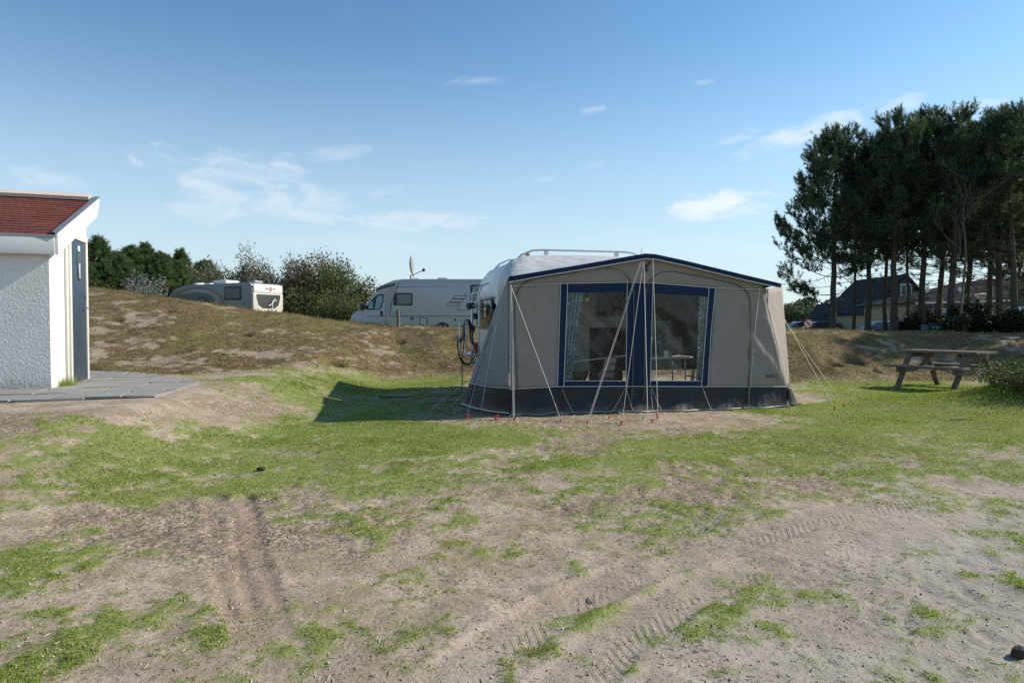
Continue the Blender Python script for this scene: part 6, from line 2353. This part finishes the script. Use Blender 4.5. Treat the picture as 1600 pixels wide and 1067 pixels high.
bush_px(345, 420, 46, 100, 'grey-green bush behind the cab of the grey motorhome', M_WILLOW, 1, 9000)
bush_px(395, 414, 45, 90, 'olive bush rising behind the roof of the grey motorhome', M_WILLOW, 2, 10000)
bush_px(445, 408, 44, 80, 'tall olive bush above the white rear of the grey motorhome', M_WILLOW, 3, 10000)
bush_px(490, 403, 43, 90, 'tallest rusty brown bush between the two motorhomes', M_RUST, 4, 11000)
bush_px(525, 424, 41, 80, 'green bush right of the rusty bush between the motorhomes', M_WILLOWG, 5, 10000)
bush_px(562, 440, 40, 70, 'rounded green bush behind the nose of the white motorhome', M_WILLOWG, 6, 5200)
bush_px(470, 452, 39.5, 90, 'low dark green bush beside the canopy leg of the grey motorhome', M_WILLOWG, 7, 5200)
bush_px(535, 462, 37, 90, 'low green bush in front of the rounded bush by the white motorhome', M_WILLOWG, 8, 5200)
bush_px(218, 436, 33, 50, 'silvery bush on the dune crest left of the grey motorhome', M_GREYB, 9, 4200, .12)
bush_px(246, 446, 32, 36, 'small silvery bush nearest the front of the grey motorhome', M_GREYB, 10, 2600, .12)
bush_px(300, 428, 47, 70, 'grey-green bush at the edge of the young pine wood', M_WILLOW, 11, 8000)

# young pines of the plantation on the left
P1 = pine_mesh(H=5.6, r0=.10, crown0=.06, rad=2.5, seed=61, dead=.2, need=24, conic=.85)
P2 = pine_mesh(H=5.0, r0=.10, crown0=.05, rad=2.6, seed=67, dead=.2, need=24, conic=.7)
YP = []
for (tr, br, V, tone) in (P1, P2):
    root = empty('young_pine')
    tr.build('trunk', M_BARK, root, smooth=True)
    br.build('branches', M_BARK, root, smooth=True)
    me = np_mesh('crown', V, np.arange(len(V)).reshape(-1, 3), dict(tone=tone))
    link('crown', me, M_NEEDLE_L, root)
    YP.append(root)
yu = [False, False]
places = [(112, 392, 43), (152, 388, 44), (180, 394, 47), (205, 398, 45), (230, 390, 48), (258, 398, 46), (284, 404, 49), (310, 414, 51), (165, 410, 40), (196, 414, 41), (222, 418, 41.5), (250, 416, 42), (278, 418, 44), (130, 405, 39), (328, 418, 53)]
words = ['mostly hidden behind the shed', 'tall and right beside the shed door edge', 'second along the skyline from the shed', 'third along the skyline from the shed', 'fourth along the skyline with a pointed top', 'fifth along the skyline from the shed',
         'sixth along the skyline from the shed', 'seventh and small along the skyline', 'in the front row next to the shed door', 'second in the front row from the shed', 'third in the front row behind the silvery bush', 'fourth in the front row behind the small silvery bush',
         'last in the front row near the grey motorhome', 'in the front row, hidden behind the shed door', 'smallest at the right end of the wood']
for i, ((px, pt, Y), w) in enumerate(zip(places, words)):
    k = i % 2
    o = YP[k] if not yu[k] else clone(YP[k])
    yu[k] = True
    loc = on_ground(px, Y)
    o.location = loc
    top = at(px, pt, Y)[2]
    s = (top - loc[2]) / (5.6 if k == 0 else 5.0)
    o.scale = (s * 1.6, s * 1.6, s * (1 + .06 * math.sin(i * 2.3)))
    o.rotation_euler = (0, 0, i * 1.3)
    tag(o, 'young pine of the left wood, ' + w, 'tree', 'young pines of the left wood')

# dark low bushes under the tall pines
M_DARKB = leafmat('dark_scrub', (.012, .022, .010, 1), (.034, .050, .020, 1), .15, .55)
M_REDB = leafmat('reddish_scrub', (.040, .024, .022, 1), (.095, .050, .042, 1), .15, .6)
GD = 'dark scrub under the pines'
bush_px(1445, 488, 28, 66, 'reddish brown low shrub between two pine trunks', M_REDB, 21, 3600, .10, 'shrub', GD)
bush_px(1512, 482, 24.5, 60, 'dark shrub left of the lamp post foot', M_DARKB, 22, 5200, .11, 'shrub', GD)
bush_px(1550, 490, 24, 80, 'broad dark shrub right of the lamp post foot', M_DARKB, 23, 6500, .11, 'shrub', GD)
bush_px(1590, 486, 23, 60, 'dark shrub at the right picture edge under the pines', M_DARKB, 24, 5200, .11, 'shrub', GD)
bush_px(1492, 497, 23.5, 44, 'small dark shrub right of the park sign', M_DARKB, 25, 3000, .10, 'shrub', GD)
bush_px(1420, 500, 26.5, 44, 'low dark shrub covering the front of the dark hatchback', M_DARKB, 26, 2600, .10, 'shrub', GD)

# creeping shrub on the mound at the right edge
M_CREEP = leafmat('creeping_willow_leaves', (.035, .060, .016, 1), (.105, .140, .040, 1), .3, .6)
for k, (px, Y, rr, hh, w_) in enumerate([(1606, 11.3, 1.0, .34, 'at the right edge before the picnic table'), (1640, 10.4, 1.15, .36, 'at the right edge, nearer than the other one')]):
    x_ = (px - 800) / F * Y
    leaf_bush('creeping_shrub', 'low dark green creeping shrub ' + w_, 'shrub', (x_, Y, float(gz(x_, Y)) - .06), rr, rr * .8, hh, 9000, .045, M_CREEP, 31 + k, 'creeping shrubs on the mound', stems=14)

# distant wood on the right skyline and behind the houses
rng = np.random.RandomState(77)
Vs, Ts = [], []
for (x0, x1, Y, top) in [(1180, 1420, 150, 474), (1180, 1300, 120, 487), (560, 820, 170, 497), (1400, 1700, 170, 478), (-100, 150, 160, 470), (1225, 1262, 95, 482)]:
    n = 15000 if x1 - x0 > 100 else 3500
    px = x0 + (x1 - x0) * rng.rand(n)
    hp = fbm(px * .055, px * 0 + Y, 4, .6)
    X = (px - 800) / F * Y
    zt = CAM_Z + (HORIZON - top + (hp - .5) * 30) * Y / F
    zt = np.maximum(zt, 1.6)
    z = .5 + (zt - .5) * rng.rand(n) ** .6
    yy = Y + rng.randn(n) * 2.5
    p = np.stack([X, yy, z], -1)
    d = rng.randn(n, 3); d /= np.linalg.norm(d, axis=1, keepdims=True)
    s = np.cross(d, rng.randn(n, 3)); s /= np.linalg.norm(s, axis=1, keepdims=True)
    L = .45 * Y / 130
    Vs.append(np.stack([p - d * L * .5 - s * L * .3, p - d * L * .5 + s * L * .3, p + d * L * .5 + s * L * .3, p + d * L * .5 - s * L * .3], 1).reshape(-1, 3))
    Ts.append(np.repeat(np.clip(hp + rng.randn(n) * .2, 0, 1), 4))
V = np.concatenate(Vs)
me = np_mesh('far_wood', V, np.arange(len(V)).reshape(-1, 4), dict(tone=np.concatenate(Ts)))
tag(link('far_wood', me, leafmat('far_foliage', (.060, .080, .046, 1), (.125, .145, .085, 1), .2, .8)), 'hazy green wood on the skyline behind the houses', 'wood', kind='stuff')


# ------------------------------------------------------------------ houses
def brickish(name, col):
    t = NT(name)
    br = t.new('ShaderNodeTexBrick')
    br.inputs['Color1'].default_value = col
    br.inputs['Color2'].default_value = tuple(c * .86 for c in col[:3]) + (1,)
    br.inputs['Mortar'].default_value = tuple(c * .75 for c in col[:3]) + (1,)
    br.inputs['Scale'].default_value = 5
    t.set(br.inputs['Vector'], t.coords('Object', (1, 1, 1), (R(90), 0, 0)))
    return t.done(t.bsdf(br.outputs[0], .9))


def tiled(name, col):
    t = NT(name)
    v = t.coords('Object')
    w = t.new('ShaderNodeTexWave', wave_type='BANDS', bands_direction='Z', wave_profile='SAW')
    w.inputs['Scale'].default_value = 1.9
    w.inputs['Distortion'].default_value = .15
    t.set(w.inputs['Vector'], v)
    n = t.noise(6, 4, .6, v)
    c = t.mix(t.math('MULTIPLY', w.outputs['Fac'], .65), col, tuple(x * .45 for x in col[:3]) + (1,))
    c = t.mix(t.smooth(n, .4, .75), c, tuple(x * 1.3 for x in col[:3]) + (1,))
    return t.done(t.bsdf(c, .95, t.bump(w.outputs['Fac'], .6, .05), 0, .05))


M_BRICK = brickish('cream_brick', (.34, .285, .225, 1))
M_SLATE = tiled('slate_roof', (.036, .050, .064, 1))
M_SLATEB = tiled('dark_roof', (.030, .030, .034, 1))
M_CLAD = simple('blue_black_cladding', (.026, .044, .060, 1), .6, .1, 2)
M_FRAME = simple('white_window_frame', (.70, .70, .68, 1), .5)
M_PANE = simple('house_glass', (.09, .11, .125, 1), .1, .3, 1.5)


def win(parent, x0, x1, z0, z1, y, n=2):
    f = MB().box(x0, x1, y - .08, y - .002, z0, z1).build('window', M_FRAME, parent)
    w = (x1 - x0 - .1) / n
    for k in range(n):
        a = x0 + .05 + k * w
        MB().box(a + .05, a + w - .05, y - .095, y - .081, z0 + .10, z1 - .10).build('pane', M_PANE, f)


def house_root(lab, px, Y, rz=0):
    x, _, z = on_ground(px, Y)
    r = empty('house', (x, Y, z), rz)
    tag(r, lab, 'house', 'houses behind the pines')
    s = Y / F

    def q(ax, ay):
        return ((ax - px) * s, CAM_Z + (HORIZON - ay) * s - z)
    return r, q


# gabled house
r, q = house_root('gabled house with dark cladding and a white attic window', 1411, 60)
pk, le, re_ = q(1411, 431), q(1352, 492), q(1446, 470)
MB().box(q(1383, 0)[0], q(1443, 0)[0], 0, 8, -.3, q(0, 478)[1]).build('wall', M_BRICK, r)
MB().prism([(q(1360, 0)[0], q(0, 484)[1]), (q(1383, 0)[0] - .002, q(0, 484)[1]), (q(1383, 0)[0] - .002, -.3), (q(1360, 0)[0], -.3)], 'y', .6, 7.5).build('wall', M_BRICK, r)
MB().prism([q(1411, 434), q(1356, 490), q(1384, 478), q(1443, 478), q(1443, 466)], 'y', -.12, 0).build('gable_cladding', M_CLAD, r)
rf = MB()
for (a, b) in [(pk, le), (pk, re_)]:
    d = np.array([b[0] - a[0], b[1] - a[1]]); d /= np.linalg.norm(d)
    nrm = np.array([-d[1], d[0]]) * (.18 if d[0] < 0 else -.18)
    nrm = nrm if nrm[1] > 0 else -nrm
    rf.prism([a, b, (b[0] + nrm[0], b[1] + nrm[1]), (a[0] + nrm[0], a[1] + nrm[1])], 'y', -.35, 8.3)
rf.build('roof', M_SLATE, r)
win(r, *[q(1404, 0)[0], q(1422, 0)[0]], q(0, 462)[1], q(0, 444)[1], -.12, 2)
win(r, q(1371, 0)[0], q(1379, 0)[0], q(0, 496)[1], q(0, 476)[1], .58, 1)
win(r, q(1386, 0)[0], q(1398, 0)[0], q(0, 497)[1], q(0, 483)[1], 0, 2)

# low long house
r, q = house_root('low cream brick house with a wide dark tiled roof and white gutter', 1500, 50)
xl, xr2 = q(1428, 0)[0], q(1665, 0)[0]
ze, zr = q(0, 473)[1], q(0, 436)[1]
MB().box(xl + .5, xr2, 0, 8, -.3, ze - .02).build('wall', M_BRICK, r)
xa = q(1500, 0)[0]
vs = [(xl - .3, -.55, ze), (xr2, -.55, ze + .35), (xr2, 8.5, ze), (xl - .3, 8.5, ze), (xa + 2.6, 4.0, zr), (xr2, 4.0, zr + .5)]
MB().add(vs, [(0, 1, 5, 4), (0, 4, 3), (3, 4, 5, 2), (0, 3, 2, 1), (1, 2, 5)]).build('roof', M_SLATEB, r)
MB().bar((xl - .3, -.62, ze - .06), (xr2, -.62, ze + .27), .10, .10).build('gutter', M_FRAME, r)
MB().bar((xl - .3, -.50, ze - .30), (xr2, -.50, ze + .02), .08, .38).build('fascia', M_CLAD, r)
MB().box(q(1501, 0)[0], q(1503, 0)[0], 2.4, 2.8, zr - .8, zr + .15).build('vent_pipe', M_CLAD, r)
for px in (1514, 1524, 1462):
    MB().box(q(px, 0)[0], q(px + 2, 0)[0], 1.0, 1.3, ze + .8, ze + 1.25).build('roof_vent', M_FRAME, r)
win(r, q(1489, 0)[0], q(1501, 0)[0], q(0, 492)[1], q(0, 479)[1], 0, 2)
win(r, q(1450, 0)[0], q(1463, 0)[0], q(0, 494)[1], q(0, 480)[1], 0, 2)
win(r, q(1570, 0)[0], q(1583, 0)[0], q(0, 494)[1], q(0, 478)[1], 0, 2)
win(r, q(1590, 0)[0], q(1602, 0)[0], q(0, 494)[1], q(0, 478)[1], 0, 2)
d = MB().box(q(1468, 0)[0], q(1477, 0)[0], -.08, -.002, .0, q(0, 482)[1]).build('door', M_FRAME, r)
MB().box(q(1471.5, 0)[0], q(1476, 0)[0], -.10, -.081, .05, q(0, 488)[1]).build('door_panel', simple('bright_blue_panel', (.02, .10, .42, 1), .4), d)
d = MB().box(q(1513, 0)[0], q(1521, 0)[0], -.08, -.002, .0, q(0, 479)[1]).build('door', M_FRAME, r)
MB().box(q(1514, 0)[0], q(1517.5, 0)[0], -.10, -.081, .05, q(0, 480)[1]).build('door_glass', M_PANE, d)

# house with the steep roof and dormer further left
r, q = house_root('steep dark roofed house with a white dormer window', 1330, 74)
MB().prism([q(1302, 508), q(1327, 472), q(1356, 472), q(1356, 499), q(1345, 499)], 'y', -.4, 8).build('roof', M_SLATE, r)
MB().box(q(1309, 0)[0], q(1356, 0)[0], -.2, 7.5, -.3, q(0, 499.2)[1]).build('wall', M_BRICK, r)
MB().box(q(1309, 0)[0], q(1345, 0)[0], -.6, -.21, -.3, q(0, 499.2)[1]).build('wall', M_BRICK, r)
dm = MB().box(q(1336, 0)[0], q(1350, 0)[0], -1.2, -.401, q(0, 489)[1], q(0, 477)[1]).build('dormer', M_CLAD, r)
MB().box(q(1335, 0)[0], q(1351, 0)[0], -1.35, -.39, q(0, 476.8)[1], q(0, 475.6)[1]).build('dormer_roof', M_FRAME, dm)
f = MB().box(q(1337, 0)[0], q(1343, 0)[0], -1.28, -1.202, q(0, 488.5)[1], q(0, 478)[1]).build('window_frame', M_FRAME, dm)
win(r, q(1314, 0)[0], q(1322, 0)[0], .1, q(0, 500.5)[1], -.6, 2)
win(r, q(1325, 0)[0], q(1332, 0)[0], .5, q(0, 500.5)[1], -.6, 1)

# low roofs further off
r, q = house_root('low dark hipped roof left of the leftmost pine trunk', 1275, 92)
MB().box(q(1256, 0)[0], q(1304, 0)[0], 0, 7, -.3, q(0, 502)[1]).build('wall', M_BRICK, r)
z1, z2 = q(0, 502)[1], q(0, 487)[1]
xa, xb = q(1250, 0)[0], q(1310, 0)[0]
MB().add([(xa, -.5, z1), (xb, -.5, z1), (xb, 7.5, z1), (xa, 7.5, z1), (q(1276, 0)[0], 3.5, z2), (xb, 3.5, z2 + .1)], [(0, 1, 5, 4), (0, 4, 3), (3, 4, 5, 2), (0, 3, 2, 1), (1, 2, 5)]).build('roof', M_SLATE, r)
r, q = house_root('grey roofed house with a red gable tip behind the round sign', 1250, 104)
MB().box(q(1238, 0)[0], q(1262, 0)[0], 0, 7, -.3, q(0, 502)[1]).build('wall', M_BRICK, r)
MB().prism([q(1236, 502.5), q(1243, 490), q(1257, 490), q(1264, 502.5)], 'y', -.5, 7.4).build('roof', simple('grey_roof', (.12, .115, .12, 1), .8), r)
MB().prism([q(1256, 490), q(1270, 490.5), q(1262.5, 495.5)], 'y', -1.2, -.501).build('red_gable', simple('red_tile', (.36, .12, .085, 1), .8), r)
